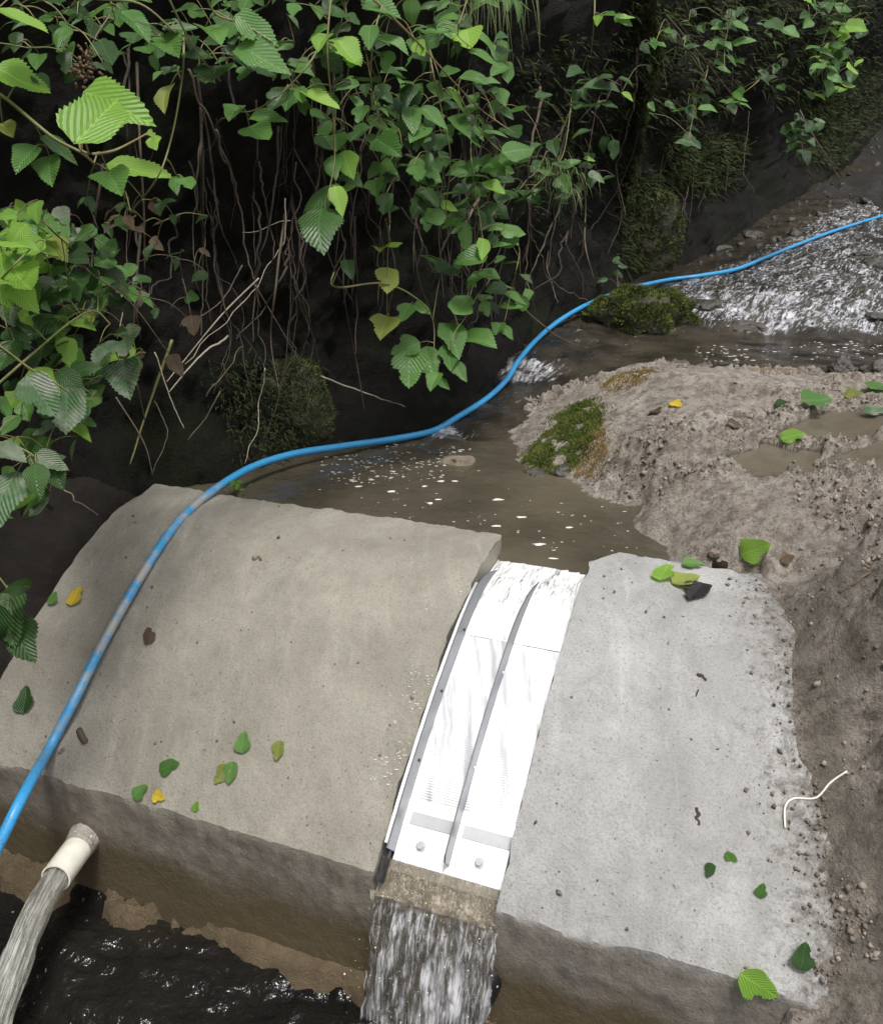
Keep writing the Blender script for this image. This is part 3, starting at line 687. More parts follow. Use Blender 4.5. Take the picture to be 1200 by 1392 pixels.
V = []; rings = [(-.05, PR), (pL, PR), (pL, PR - .0035), (-.05, PR - .0035)]
for s, r in rings:
    for a in ang: V.append(a0 + pd * s + r * (math.cos(a) * px_ + math.sin(a) * py_))
Fc = [[i * k + j, i * k + (j + 1) % k, ((i + 1) % 4) * k + (j + 1) % k, ((i + 1) % 4) * k + j] for i in range(4) for j in range(k)]
def child(o, p): o.parent = p; o.matrix_parent_inverse = Matrix.Translation(-Vector(p.location)); return o
t = mesh_obj('tube', V, Fc, M['pvc']); t.data.set_sharp_from_angle(angle=math.radians(40)); child(t, pp)
V = []
for i, s in enumerate(np.linspace(-.02, .045, 12)):
    for j, a in enumerate(np.linspace(0, 2 * math.pi, 32, endpoint=False)):
        q = a0 + pd * s; nse = float(fbm(np.array([[math.cos(a) * 2, math.sin(a) * 2, s * 40]]), 3, 5)[0])
        r = PR + .006 * (1 - i / 11) ** 2 + .0008 + nse * .004 * (1 - i / 13); V.append(q + r * (math.cos(a) * px_ + math.sin(a) * py_))
mc = mesh_obj('mortar_collar', V, [[i * 32 + j, i * 32 + (j + 1) % 32, (i + 1) * 32 + (j + 1) % 32, (i + 1) * 32 + j] for i in range(11) for j in range(32)], M['mortar']); child(mc, pp)
# jet
V = []; UV = []; nj = 60
e0 = a0 + pd * (pL - .02); vel = pd * 1.75
pth = []
for t in np.linspace(0, .42, nj): pth.append(e0 + vel * t + np.array((0, 0, -4.9)) * t * t)
pth = np.array([p for p in pth if p[2] > -.04]); nj = len(pth)
tg = np.gradient(pth, axis=0); tg /= np.linalg.norm(tg, axis=1)[:, None]
for i in range(nj):
    ax = np.cross(tg[i], (0, 0, 1)); ax /= np.linalg.norm(ax); ay = np.cross(ax, tg[i]); g = i / nj
    for j in range(40):
        a = 2 * math.pi * j / 40; nse = float(fbm(np.array([[math.cos(a) * 3, math.sin(a) * 3, g * 4]]), 3, 8)[0])
        r = (PR - .005) * (1 + .10 * g) * (1 + nse * (.05 + .45 * g)); V.append(pth[i] + r * math.cos(a) * ax + r * math.sin(a) * ay * (.85)); UV.append((abs(j / 20 - 1), g * 1.5))
jt = mesh_obj('pipe_jet', V, [[i * 40 + j, i * 40 + (j + 1) % 40, (i + 1) * 40 + (j + 1) % 40, (i + 1) * 40 + j] for i in range(nj - 1) for j in range(40)], M['water_jet'], uv=np.array(UV))
tag(jt, 'clear jet of water arching out of the white pipe into the stream', 'water jet')

bp = smooth_path([uw(-.325, WE - .06, .17), uw(-.345, WE + .01, .10), uw(-.375, WE + .05, .03), uw(-.41, WE + .09, -.04), uw(-.47, WE + .16, -.14)], 8)
v, f = tube(bp, .027, 18); bo = mesh_obj('drain_pipe', v, f, M['black_plastic']); tag(bo, 'wet black pipe half hidden behind the falling water', 'pipe')

# ------------------------------------------------------------------ left bank
BC = [(-1.5, -2.5, -.1), (-1.35, -.5, -.05), (-1.22, .6, .0), (-1.16, 1.35, .08), (-1.17, 1.75, .28), (-1.0, 2.22, .56), (-.72, 2.42, .60), (-.40, 2.66, .60), (-.03, 3.02, .60), (.28, 3.55, .64),
      (.62, 4.25, .74), (.95, 4.95, .82), (1.34, 5.5, .86), (2.13, 6.7, .97), (3.05, 8.0, 1.2), (4.74, 10.4, 1.8), (8, 14.5, 2.8), (12, 20, 4)]
bs = smooth_path(BC, 22); tan = np.gradient(bs, axis=0)[:, :2]; tan /= np.linalg.norm(tan, axis=1)[:, None]
nrm = np.stack([tan[:, 1], -tan[:, 0]], 1)       # towards the stream
hh = np.array([-.25, -.05, .0, .08, .2, .4, .7, 1.0, 1.3, 1.7, 2.1, 2.5, 2.9, 3.2, 3.45, 3.7, 4.5, 6.0])
oo = np.array([.04, .03, .02, -.02, -.10, -.17, -.18, -.08, .02, .10, .16, .18, .10, -.15, -.6, -1.4, -4.0, -14.])
ht = np.concatenate([np.linspace(-.25, 2.6, 150), np.linspace(2.65, 3.7, 20), np.linspace(3.9, 6, 10)]); ot = np.interp(ht, hh, oo)
V = []
for i in range(len(bs)):
    vx = bs[i, 0] + nrm[i, 0] * ot; vy = bs[i, 1] + nrm[i, 1] * ot; V.append(np.stack([vx, vy, bs[i, 2] + ht], 1))
V = np.concatenate(V); N = np.repeat(nrm, len(ht), 0)
dsp = fbm(V * 2.2, 3, 71) * .10 + fbm(V * 8, 4, 73) * .045 + np.abs(fbm(V * 26, 3, 75)) * .03
Hrel = np.tile(ht, len(bs)); dsp *= sstep(-.2, .3, Hrel) * .85 + .15
BANKV = V + np.concatenate([N * dsp[:, None], (dsp * .4)[:, None]], 1)
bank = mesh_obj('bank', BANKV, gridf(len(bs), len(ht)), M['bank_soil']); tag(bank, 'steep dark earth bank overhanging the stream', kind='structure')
BV3 = BANKV.reshape(len(bs), len(ht), 3)
def bank_depth(px, py):     # depth of the bank seen through a pixel
    q = BANKV - CAM; zc = q @ FWD; x = 600 + F * (q @ RIGHT) / zc; y = 696 - F * (q @ UP) / zc
    d = (x - px) ** 2 + (y - py) ** 2; d = np.where(zc > .4, d, 1e12); return float(zc[np.argmin(d)])
_q = BANKV - CAM; _zc = _q @ FWD; _ok = _zc > .4
_bx = np.where(_ok, 600 + F * (_q @ RIGHT) / np.where(_ok, _zc, 1), 1e6); _by = np.where(_ok, 696 - F * (_q @ UP) / np.where(_ok, _zc, 1), 1e6)
def bank_depth(px, py):
    d = (_bx - px) ** 2 + (_by - py) ** 2; k = np.argpartition(d, 12)[:12]; return float(np.min(_zc[k]))
#PART2
# ------------------------------------------------------------------ scatter helpers
def blades(name, P, Nn, length, width, mat, parent=None, up=.6, seed=0, spread=.8):
    r = np.random.default_rng(seed); n = len(P); P = np.asarray(P); d = np.asarray(Nn) + np.array((0, 0, up)) + r.normal(0, spread, (n, 3)) * .5
    d /= np.linalg.norm(d, axis=1)[:, None]; s = np.cross(d, r.normal(0, 1, (n, 3))); s /= np.linalg.norm(s, axis=1)[:, None]
    L = length * r.uniform(.5, 1.4, n)[:, None]; wv = width * r.uniform(.6, 1.3, n)[:, None]
    v = np.concatenate([P - s * wv, P + s * wv, P + d * L * .6 + s * wv * .6, P + d * L + np.array((0, 0, -.15)) * L], 1).reshape(-1, 3)
    b = np.arange(n)[:, None] * 4; f = np.concatenate([b + np.array([[0, 1, 2]]), b + np.array([[0, 2, 3]])], 0)
    o = mesh_obj(name, v, f, mat, parent, False); o['kind'] = 'stuff'; return o
def sample_mesh(o, n, seed, cond=None):
    r = np.random.default_rng(seed); me = o.data; me.calc_loop_triangles()
    v = np.array([p.co for p in me.vertices]); t = np.array([q.vertices for q in me.loop_triangles])
    a, b, c = v[t[:, 0]], v[t[:, 1]], v[t[:, 2]]; nn = np.cross(b - a, c - a); ar = np.linalg.norm(nn, axis=1); nn = nn / (ar[:, None] + 1e-12)
    w = ar * (np.ones(len(ar)) if cond is None else cond((a + b + c) / 3, nn)); k = r.choice(len(t), n, p=w / w.sum())
    x = r.random((n, 2)); fl = x.sum(1) > 1; x[fl] = 1 - x[fl]
    return a[k] + (b[k] - a[k]) * x[:, :1] + (c[k] - a[k]) * x[:, 1:], nn[k]
def ico(sub):
    import bmesh
    b = bmesh.new(); bmesh.ops.create_icosphere(b, subdivisions=sub, radius=1); v = np.array([p.co for p in b.verts]); f = [[q.index for q in p.verts] for p in b.faces]; b.free(); return v, f
ICO = ico(5)
def boulder(name, c, size, mat, label, cat='boulder', group=None, seed=0, moss=None, nm=0, ml=.012, rough=1.0, rotz=0, side=None):
    v, f = ICO; q = v * 1.0
    d = 1 + rough * (fbm(q * 1.3, 3, seed) * .22 + fbm(q * 4, 3, seed + 3) * .07 + np.abs(fbm(q * 11, 2, seed + 5)) * .03)
    cr, sr = math.cos(rotz), math.sin(rotz); p = v * d[:, None] * np.array(size)
    p = np.stack([p[:, 0] * cr - p[:, 1] * sr, p[:, 0] * sr + p[:, 1] * cr, p[:, 2]], 1)
    o = empty(name, tuple(c)); tag(o, label, cat, group)
    s = mesh_obj('stone', p, f, mat, o)
    if moss:
        for mm, k in moss:
            P, N_ = sample_mesh(s, k, seed + 11, lambda ct, nn: np.clip(nn[:, 2] + .35, 0, 1) * sstep(-.55, .05, fbm(ct * 12, 3, seed + 13)))
            blades('moss', P - N_ * .002, N_, ml, ml * .16, mm, o, seed=seed)
    return o

# ------------------------------------------------------------------ boulders and stones
boulder('mossy_boulder', D(868, 436, 4.2), (.26, .17, .15), M['rock_moss'], 'green mossy boulder beside the small cascade with the hose over it', seed=3, moss=[(M['moss'], 16000), (M['moss_dark'], 7000)], ml=.018)
boulder('mossy_boulder', D(880, 330, 5.35), (.20, .2, .30), M['rock_moss'], 'tall mossy stone standing in the dark hollow of the bank', seed=8, moss=[(M['moss_dark'], 7000), (M['moss'], 3500)], ml=.022)
boulder('mossy_boulder', D(365, 565, 2.90), (.18, .13, .21), M['rock_moss'], 'dark mossy mound at the foot of the bank behind the hose', seed=14, moss=[(M['moss_dark'], 9000), (M['moss'], 1800)], ml=.014)
boulder('shelf_stone', D(1050, 516, 3.32), (.13, .09, .035), M['rock_tan'], 'flat tan stone at the edge of the mud shelf', 'stone', seed=21, moss=[(M['moss_gold'], 900)], ml=.008)
boulder('wet_stone', D(1145, 506, 3.42), (.055, .05, .05), M['rock_wet'], 'dark wet stone between the upper pool and the mud shelf', 'stone', 'dark stones by the upper pool', seed=25)
boulder('wet_stone', D(1193, 507, 3.42), (.06, .05, .05), M['rock_wet'], 'dark wet stone between the upper pool and the mud shelf', 'stone', 'dark stones by the upper pool', seed=27)
boulder('wet_stone', W(625, 630, .612), (.055, .04, .022), M['rock_tan'], 'low pale stone breaking the water above the brown pool', 'stone', seed=29)
boulder('wet_stone', W(770, 645, .615), (.05, .035, .03), M['rock_wet'], 'small stone under the mossy tip of the mud shelf', 'stone', 'stones under the mossy tip', seed=31)
boulder('wet_stone', W(725, 648, .61), (.035, .03, .02), M['rock_wet'], 'small stone under the mossy tip of the mud shelf', 'stone', 'stones under the mossy tip', seed=33)
boulder('soil_clod', hit(970, 757) + np.array((0, 0, .006)), (.014, .012, .011), M['crumb'], 'dark crumbly clod of soil on top of the grey concrete', 'clod', seed=35)

# ------------------------------------------------------------------ moss on the mud shelf and on the bank
def patch(poly, n, seed):
    r = np.random.default_rng(seed); poly = np.array(poly, float); out = []
    while len(out) < n:
        q = r.uniform(poly.min(0), poly.max(0), (n * 2, 2)); k = poly_in(q[:, 0], q[:, 1], [tuple(p) for p in poly]); out += list(q[k])
    return np.array(out[:n])
def ground_patch(name, poly, n, mat, L, seed, label, wid=.15):
    pw = [hit(*p)[:2] for p in poly]; r = np.random.default_rng(seed); q = patch(pw, n, seed)
    jit = r.normal(0, .018, q.shape); q = q + jit * (r.random((n, 1)) < .5); z = ground(q[:, 0], q[:, 1]); P = np.column_stack([q, z - .001])
    k = fbm(P * 25, 2, seed) > -.45; P = P[k]
    o = blades(name, P, np.tile((0., -.3, .6), (len(P), 1)), L, L * wid, mat, seed=seed); tag(o, label, 'moss'); return o
ground_patch('moss_patch', [(708, 632), (735, 595), (765, 560), (800, 545), (818, 565), (806, 600), (780, 640), (745, 650)], 16000, M['moss'], .012, 5, 'bright green moss on the tip of the mud shelf')
ground_patch('moss_patch', [(815, 527), (845, 506), (880, 501), (893, 510), (860, 528), (830, 536)], 5000, M['moss_gold'], .009, 6, 'golden brown moss on top of the mud shelf')
ground_patch('moss_patch', [(796, 590), (818, 570), (826, 610), (820, 650), (795, 655), (780, 648)], 4500, M['moss_gold'], .008, 7, 'golden brown moss below the green moss of the shelf')
def bank_patch(name, poly, n, mat, L, seed, label, up=-.4, cat='moss', wid=.055):
    n = int(n * 2.2); q = patch(poly, n, seed); P = []
    vis = np.where((np.abs(_bx - 600) < 700) & (np.abs(_by - 696) < 800))[0]; vx, vy = _bx[vis], _by[vis]
    for x, y in q:
        P.append(BANKV[vis[np.argmin((vx - x) ** 2 + (vy - y) ** 2)]])
    P = np.array(P) + np.random.default_rng(seed).normal(0, .03, (n, 3)); N_ = np.tile((.5, -.8, .1), (n, 1)) + np.random.default_rng(seed + 1).normal(0, .5, (n, 3))
    o = blades(name, P, N_, L, L * wid, mat, up=up, seed=seed); tag(o, label, cat); return o
bank_patch('bank_moss', [(840, 250), (900, 240), (905, 300), (880, 370), (840, 360)], 1600, M['moss_dark'], .05, 11, 'dark hanging moss above the tall mossy stone')
bank_patch('bank_moss', [(900, 190), (1010, 180), (1000, 245), (960, 265), (915, 250)], 1600, M['moss_dark'], .06, 12, 'dark moss hanging under the ledge of the bank')
bank_patch('bank_moss', [(1080, 140), (1190, 90), (1195, 160), (1130, 230), (1080, 220)], 1500, M['moss_dark'], .07, 13, 'dull green moss along the top of the wet rock slope')
bank_patch('bank_moss', [(290, 500), (420, 490), (430, 620), (330, 640)], 1500, M['moss_dark'], .025, 14, 'dark moss on the earth beside the mossy mound')
def grass_tuft(px, py, zc, n, L, spread, out, label, seed, wid=.0013):
    r = np.random.default_rng(seed); V = []; F_ = []; root = D(px, py, zc)
    for k in range(n):
        b = root + r.normal(0, spread, 3) * np.array((1, .5, .6)); a = r.normal(0, .5); l = L * r.uniform(.5, 1.2); v0 = np.array((math.sin(a) * .8, -.6, out * r.uniform(.4, 1.3))); p = b.copy(); o = len(V)
        sd = np.array((math.cos(a), math.sin(a) * .3, 0))
        for t in range(8):
            w_ = wid * (1 - t / 7.5); V += [p - sd * w_, p + sd * w_]; dd = v0 + np.array((0, 0, -1.0)) * t * .45; p = p + dd / np.linalg.norm(dd) * l / 7
        for t in range(7): F_.append([o + 2 * t, o + 2 * t + 1, o + 2 * t + 3, o + 2 * t + 2])
    o = mesh_obj('hanging_grass', V, F_, M['grass']); return tag(o, label, 'grass', kind='stuff')
grass_tuft(655, -45, 2.5, 60, .30, .06, .1, 'long thin grass blades hanging down the bank', 15)
grass_tuft(752, 235, 3.0, 45, .16, .03, 1.2, 'tuft of thin grass beside the wet leafy sprig', 16)
grass_tuft(770, 255, 3.0, 30, .14, .03, .6, 'thin grass drooping under the wet leafy sprig', 17)

# ------------------------------------------------------------------ leaves
def leaf_mesh(name, mat, wid=.66, fold=.25, droop=.25, teeth=9, seed=0, curl=0.0):
    r = np.random.default_rng(seed); rows = teeth * 2 + 1; V = []; UV = []; cols = (-1, -.6, -.25, 0, .25, .6, 1)
    asym = r.uniform(-.06, .06)
    for i in range(rows + 1):
        t = i / rows; e = (t ** .5 * (1 - t) ** .92 / .398 if 0 < t < 1 else 0) * wid * .5
        e *= (1.055 if i % 2 else .955) if 0 < i < rows else 1
        if i == 0: e = .012
        eL = e * (1 + .10 * math.sin(seed * 1.7 + t * 9) * (i > 1)); eR = e * (1 + .10 * math.sin(seed * 2.9 + t * 11 + 2) * (i > 1))
        if seed % 2 and .55 < t < .72: eR *= .72
        for c in cols:
            x = c * (eL if c < 0 else eR); back = (.020 if i % 2 else -.006) * (abs(c) == 1)
            pleat = (.004 if mat == 'leaf_young' else .009) * math.sin((t * 9 - abs(c) * 2.2) * 2 * math.pi) * (abs(c) > .1) * (abs(c) < .95)
            z = abs(x) * fold - droop * t * t + pleat * .6 + curl * x * x * 2 + .02 * math.sin(t * 7 + seed)
            V.append((x + asym * math.sin(t * 3), t + back - abs(c) ** 2 * .02 + abs(c) * .04 * (1 - t), z)); UV.append((.5 + c * .5 * (e / (wid * .5) if e else 0), t))
    me = bpy.data.meshes.new(name); nc = len(cols); me.from_pydata(V, [], gridf(rows + 1, nc)[:, ::-1].tolist())
    l = me.uv_layers.new(name='UVMap'); idx = np.empty(len(me.loops), np.int32); me.loops.foreach_get('vertex_index', idx); l.data.foreach_set('uv', np.array(UV, np.float32)[idx].ravel())
    me.polygons.foreach_set('use_smooth', [True] * len(me.polygons)); me.materials.append(M[mat]); return me
LM = {}
for mt in ('leaf', 'leaf_dark', 'leaf_young', 'leaf_dusty', 'leaf_yellow', 'leaf_brown', 'leaf_olive', 'leaf_black'):
    LM[mt] = [leaf_mesh('leaf', mt, w, fo, dr, 12 + (k % 3), k * 3 + 1, cu) for k, (w, fo, dr, cu) in enumerate(((.68, .16, .12, 0), (.62, .30, .20, 0), (.72, .1, .06, .2), (.66, .05, .26, -.2), (.60, .2, .32, .1), (.70, .4, .1, 0)))]
LRND = random.Random(5)
def put_leaf(name, mat, base, tipd, nrm_, L, parent=None, variant=None):
    me = LRND.choice(LM[mat]) if variant is None else LM[mat][variant]
    y = np.array(tipd, float); y /= np.linalg.norm(y); z = np.array(nrm_, float); z -= y * np.dot(z, y); z /= np.linalg.norm(z); x = np.cross(y, z)
    m = Matrix(((x[0] * L, y[0] * L, z[0] * L, base[0]), (x[1] * L, y[1] * L, z[1] * L, base[1]), (x[2] * L, y[2] * L, z[2] * L, base[2]), (0, 0, 0, 1)))
    o = link(name, me)
    if parent is not None: o.parent = parent; o.matrix_basis = Matrix.Translation(-Vector(parent.location)) @ m
    else: o.matrix_world = m
    return o
DT = np.array([(0,50,1.1),(130,150,.95),(30,220,1.2),(200,30,1.3),(350,60,1.5),(500,60,1.75),(440,280,1.85),(340,170,1.7),(550,200,2.0),(650,100,2.15),(700,200,2.3),(640,330,2.5),(600,470,2.55),(690,430,2.75),(530,370,2.3),
  (20,350,1.35),(110,350,1.7),(200,400,2.0),(150,490,1.55),(60,540,1.4),(20,650,1.32),(20,820,1.5),(240,250,1.4),(740,230,2.9),(800,120,3.1),(830,20,2.5),(811,240,3.2),(930,150,4.3),(990,60,4.2),(1130,80,4.5),(1090,190,5.2),(838,370,4.5)])
def ldepth(px, py):
    d = np.hypot(DT[:, 0] - px, DT[:, 1] - py) + 8; w = d ** -3.0; return float((w * DT[:, 2]).sum() / w.sum())
# stems: label, [(px, py) ...], thickness in metres, material
ST = [
 ('pale green bramble shoot carrying one big upright bright leaf', [(-60,95),(0,128),(70,185),(110,207),(128,222)], .0030, 'stem_green', 'Y'),
 ('slender reddish bramble tip curling up beside the big bright leaf', [(112,205),(150,206),(185,190),(205,178)], .0019, 'stem_red', ''),
 ('thin green cane arching down to a withered brown leaf', [(250,60),(247,110),(235,180),(215,240),(178,288)], .0020, 'stem_green', ''),
 ('bramble shoot with broad pale sheened leaves beside the seed head', [(50,-50),(120,-5),(190,5),(240,45)], .0024, 'stem_green', ''),
 ('bramble shoot with long pale drooping leaves over the dark hollow', [(270,-50),(290,15),(330,32),(372,58)], .0022, 'stem_green', ''),
 ('shaded bramble shoot hanging behind the pale drooping leaves', [(215,-40),(250,40),(275,80),(300,110)], .0018, 'stem_green', ''),
 ('bramble spray with a ragged pale leaflet over the dark hollow', [(430,70),(390,120),(345,150),(312,150)], .0017, 'stem_green', ''),
 ('long hanging bramble cane ending in big overlapping dark leaves', [(455,-50),(445,60),(452,150),(455,215),(445,270)], .0022, 'stem_green', ''),
 ('bramble shoot with a pale striped leaflet hanging by the long cane', [(540,-50),(510,40),(505,120),(520,175)], .0020, 'stem_green', ''),
 ('arching reddish bramble cane reaching out over the stream', [(470,-40),(530,20),(575,65),(620,115),(655,150),(700,182)], .0026, 'stem_red', ''),
 ('bramble shoot with pale horizontal leaves at the top of the cane arch', [(650,-50),(628,20),(620,45),(650,72)], .0019, 'stem_green', ''),
 ('dense bramble shoot hanging under the arching cane', [(585,80),(600,150),(612,215),(605,290)], .0021, 'stem_green', ''),
 ('bramble spray ending in two broad pale leaves over the water', [(625,130),(655,180),(680,205),(692,210)], .0018, 'stem_green', ''),
 ('bramble shoot trailing down the bank above the hose', [(640,210),(645,260),(655,320),(650,375)], .0018, 'stem_green', ''),
 ('low bramble shoot with broad bright leaves over the dark water', [(455,390),(520,385),(565,405),(588,435),(590,480)], .0026, 'stem_green', ''),
 ('bramble spray with deeply veined leaves above the low shoot', [(665,380),(650,400),(632,432),(618,452),(613,475)], .0020, 'stem_green', ''),
 ('small bramble spray beside the hose where it leaves the bank', [(705,350),(695,395),(685,440)], .0017, 'stem_green', ''),
 ('thin hanging bramble twig with olive leaves beside the low shoot', [(530,300),(527,350),(526,430)], .0015, 'stem_green', ''),
 ('bright bramble shoot of crowded leaves at the left bank', [(-60,420),(-10,390),(20,360),(45,335)], .0024, 'stem_green', 'Y'),
 ('arching bramble cane with two dusty leaflets at its end', [(-50,560),(0,520),(40,485),(100,435),(130,423),(150,440)], .0024, 'stem_green', ''),
 ('bramble shoot with big mud splashed leaves at the left bank', [(-60,430),(0,470),(40,500),(75,520),(95,535)], .0024, 'stem_green', ''),
 ('low bramble shoot with dusty drooping leaves near the weir end', [(-70,600),(-10,600),(30,610),(60,630)], .0022, 'stem_green', ''),
 ('dark bramble leaves hanging beside the upper end of the weir', [(-80,740),(-20,770),(10,800),(16,840)], .0020, 'stem_green', ''),
 ('creeping bramble runner with small dark leaves in the hollow', [(60,300),(100,340),(125,372),(165,395),(205,405)], .0015, 'twig', ''),
 ('wet leafy sprig growing on the bank beyond the bramble', [(775,150),(765,210),(745,235),(715,265)], .0018, 'stem_green', ''),
 ('leafy twig with narrow leaves against the dark rock', [(770,330),(795,230),(812,140),(830,108)], .0018, 'twig', ''),
 ('young pale shoot hanging free with a hooked tip', [(806,-50),(808,0),(806,40),(802,78)], .0030, 'stem_green', 'Y'),
 ('trailing sprig of small round leaves on the far bank', [(1000,-50),(995,10),(985,60),(984,100)], .0028, 'stem_green', ''),
 ('low leafy sprig hanging over the dark far hollow', [(960,100),(945,145),(935,190)], .0026, 'stem_green', ''),
 ('pale leaved sprig jutting out over the dark far hollow', [(1030,110),(1005,130),(985,142)], .0026, 'stem_green', ''),
 ('small sprig of round leaves under the far overhang', [(1085,-30),(1070,15),(1062,45)], .0026, 'stem_green', ''),
 ('thick trailing bramble on the far bank above the wet slope', [(1175,-40),(1140,15),(1118,60),(1118,130)], .0030, 'stem_green', ''),
 ('dull leafy sprig above the wet rock slope', [(1085,130),(1088,180),(1092,220)], .0030, 'twig', ''),
 ('small dark seedling at the foot of the tall mossy stone', [(840,395),(838,370),(836,350)], .0022, 'twig', ''),
]
Lv = []   # (px, py centre, length px, image angle of the tip, material)
def A(m, *rows):
    for q in rows: Lv.append((*q, m))
A('leaf_young', (30,24,80,-32),(130,153,108,68),(160,138,100,-22),(30,108,78,-15),(190,229,90,-9),(473,70,58,-60),(436,135,60,-45),(438,54,32,-100),(621,131,36,-30),(637,52,42,-80),(571,66,26,-60),(672,255,34,-55),
  (28,335,55,-30),(30,378,60,-60),(5,355,40,-80),(56,512,52,-40),(611,278,25,-20),(658,336,28,-100),(536,329,24,70),(474,218,40,-75),(1163,37,30,-20),(1112,131,20,-60),(1158,95,22,10),(801,217,16,-30),(853,129,18,-50),(813,27,18,-100),(850,24,24,-30),(462,270,40,-75),(8,390,44,-70),(35,400,50,-50),(205,181,14,100),(209,190,22,-70))
A('leaf', (84,45,34,-105),(185,28,64,-60),(230,60,52,-60),(290,45,48,-75),(315,40,26,-100),(355,70,76,-33),(350,40,62,-20),(378,135,42,-125),(318,152,30,-100),(352,180,46,-60),(362,155,48,-20),(155,245,54,-65),(35,215,46,-110),
  (68,230,48,-75),(130,18,48,-150),(240,250,26,-85),(255,248,26,-70),(503,45,34,-90),(534,60,50,-35),(520,12,54,-10),(562,160,40,-90),(590,155,44,-40),(488,178,32,-140),(515,167,32,0),(527,198,46,-45),(457,192,32,-80),(454,222,34,-80),
  (567,234,26,-70),(588,236,30,-30),(607,26,30,150),(615,40,44,-8),(593,44,40,-10),(660,75,46,-8),(611,98,28,-20),(593,120,28,-60),(646,105,42,-30),(665,113,30,0),(705,200,48,22),(698,215,40,-12),(674,177,32,-20),(650,178,26,-40),
  (628,168,40,-60),(635,231,34,200),(650,236,28,-60),(621,233,30,180),(650,262,28,-10),(674,228,32,-50),(590,296,32,180),(614,302,32,-100),(681,331,26,20),(674,310,24,170),(697,315,34,-10),(695,326,24,-30),(639,352,46,185),(650,380,40,-125),(668,374,26,0),
  (629,413,42,60),(618,455,44,-85),(651,462,48,-48),(557,501,54,-92),(585,488,42,-78),(551,473,42,205),(613,480,28,-90),(625,502,30,-60),(590,518,28,-100),(602,518,22,-60),(574,418,26,-30),(551,425,30,-110),(695,417,32,-22),(690,450,20,-60),(677,446,20,-100),(660,420,22,-70),(702,403,32,-8),
  (14,577,28,-100),(35,558,32,-60),(832,20,28,10),(848,24,26,-40),(990,26,24,-10),(976,37,22,200),(1007,35,24,-40),(970,60,28,180),(985,62,22,-60),(1010,52,24,-25),(995,80,20,-40),(983,95,20,-60),(1147,8,26,-5),(1133,26,28,-30),(1109,6,24,-20),(1120,68,22,-60),(1105,62,20,200),(1130,92,22,-50),(1112,88,22,200),(1135,105,22,-30),(1125,120,24,-90),(1151,115,18,-10),(1100,128,18,-100),(1118,42,20,180),(1140,60,18,0),
  (962,149,26,-15),(990,137,26,160),(1006,134,22,-10),(1013,140,20,-30),(1001,126,20,130),(200,407,26,-30),(140,380,28,10),(1074,44,26,-60),(775,222,28,5),(740,231,32,170),(765,250,28,-60))
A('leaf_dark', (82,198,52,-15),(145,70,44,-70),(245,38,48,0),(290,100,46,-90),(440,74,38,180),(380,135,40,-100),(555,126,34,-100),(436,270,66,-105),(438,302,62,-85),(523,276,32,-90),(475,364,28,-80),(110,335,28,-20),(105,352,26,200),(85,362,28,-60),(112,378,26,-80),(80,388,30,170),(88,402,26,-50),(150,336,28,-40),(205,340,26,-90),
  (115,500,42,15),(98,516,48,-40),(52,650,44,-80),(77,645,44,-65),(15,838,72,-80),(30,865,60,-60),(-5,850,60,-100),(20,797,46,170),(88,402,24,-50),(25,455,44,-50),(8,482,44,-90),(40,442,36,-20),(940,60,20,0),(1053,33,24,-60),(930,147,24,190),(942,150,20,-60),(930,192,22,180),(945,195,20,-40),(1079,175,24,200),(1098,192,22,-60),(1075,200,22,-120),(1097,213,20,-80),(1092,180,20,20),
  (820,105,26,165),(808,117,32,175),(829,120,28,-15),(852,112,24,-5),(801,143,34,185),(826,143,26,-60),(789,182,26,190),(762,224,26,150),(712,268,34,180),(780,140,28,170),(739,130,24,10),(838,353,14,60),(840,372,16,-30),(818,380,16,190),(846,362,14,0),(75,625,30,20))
A('leaf_dusty', (145,481,52,-105),(171,513,58,-72),(171,471,32,-60),(56,537,70,-55),(91,556,64,-88),(14,612,50,-40),(7,672,66,-95),(70,625,44,-25),(811,240,26,-20),(1114,164,16,-10))
A('leaf_olive', (10,175,34,-60),(78,332,42,-60),(225,130,42,-85),(527,380,38,-95),(525,437,34,-100),(516,338,16,-90),(122,430,20,-60))
A('leaf_brown', (182,312,34,-80),(176,300,22,-60),(262,442,30,-80),(240,495,34,-60))
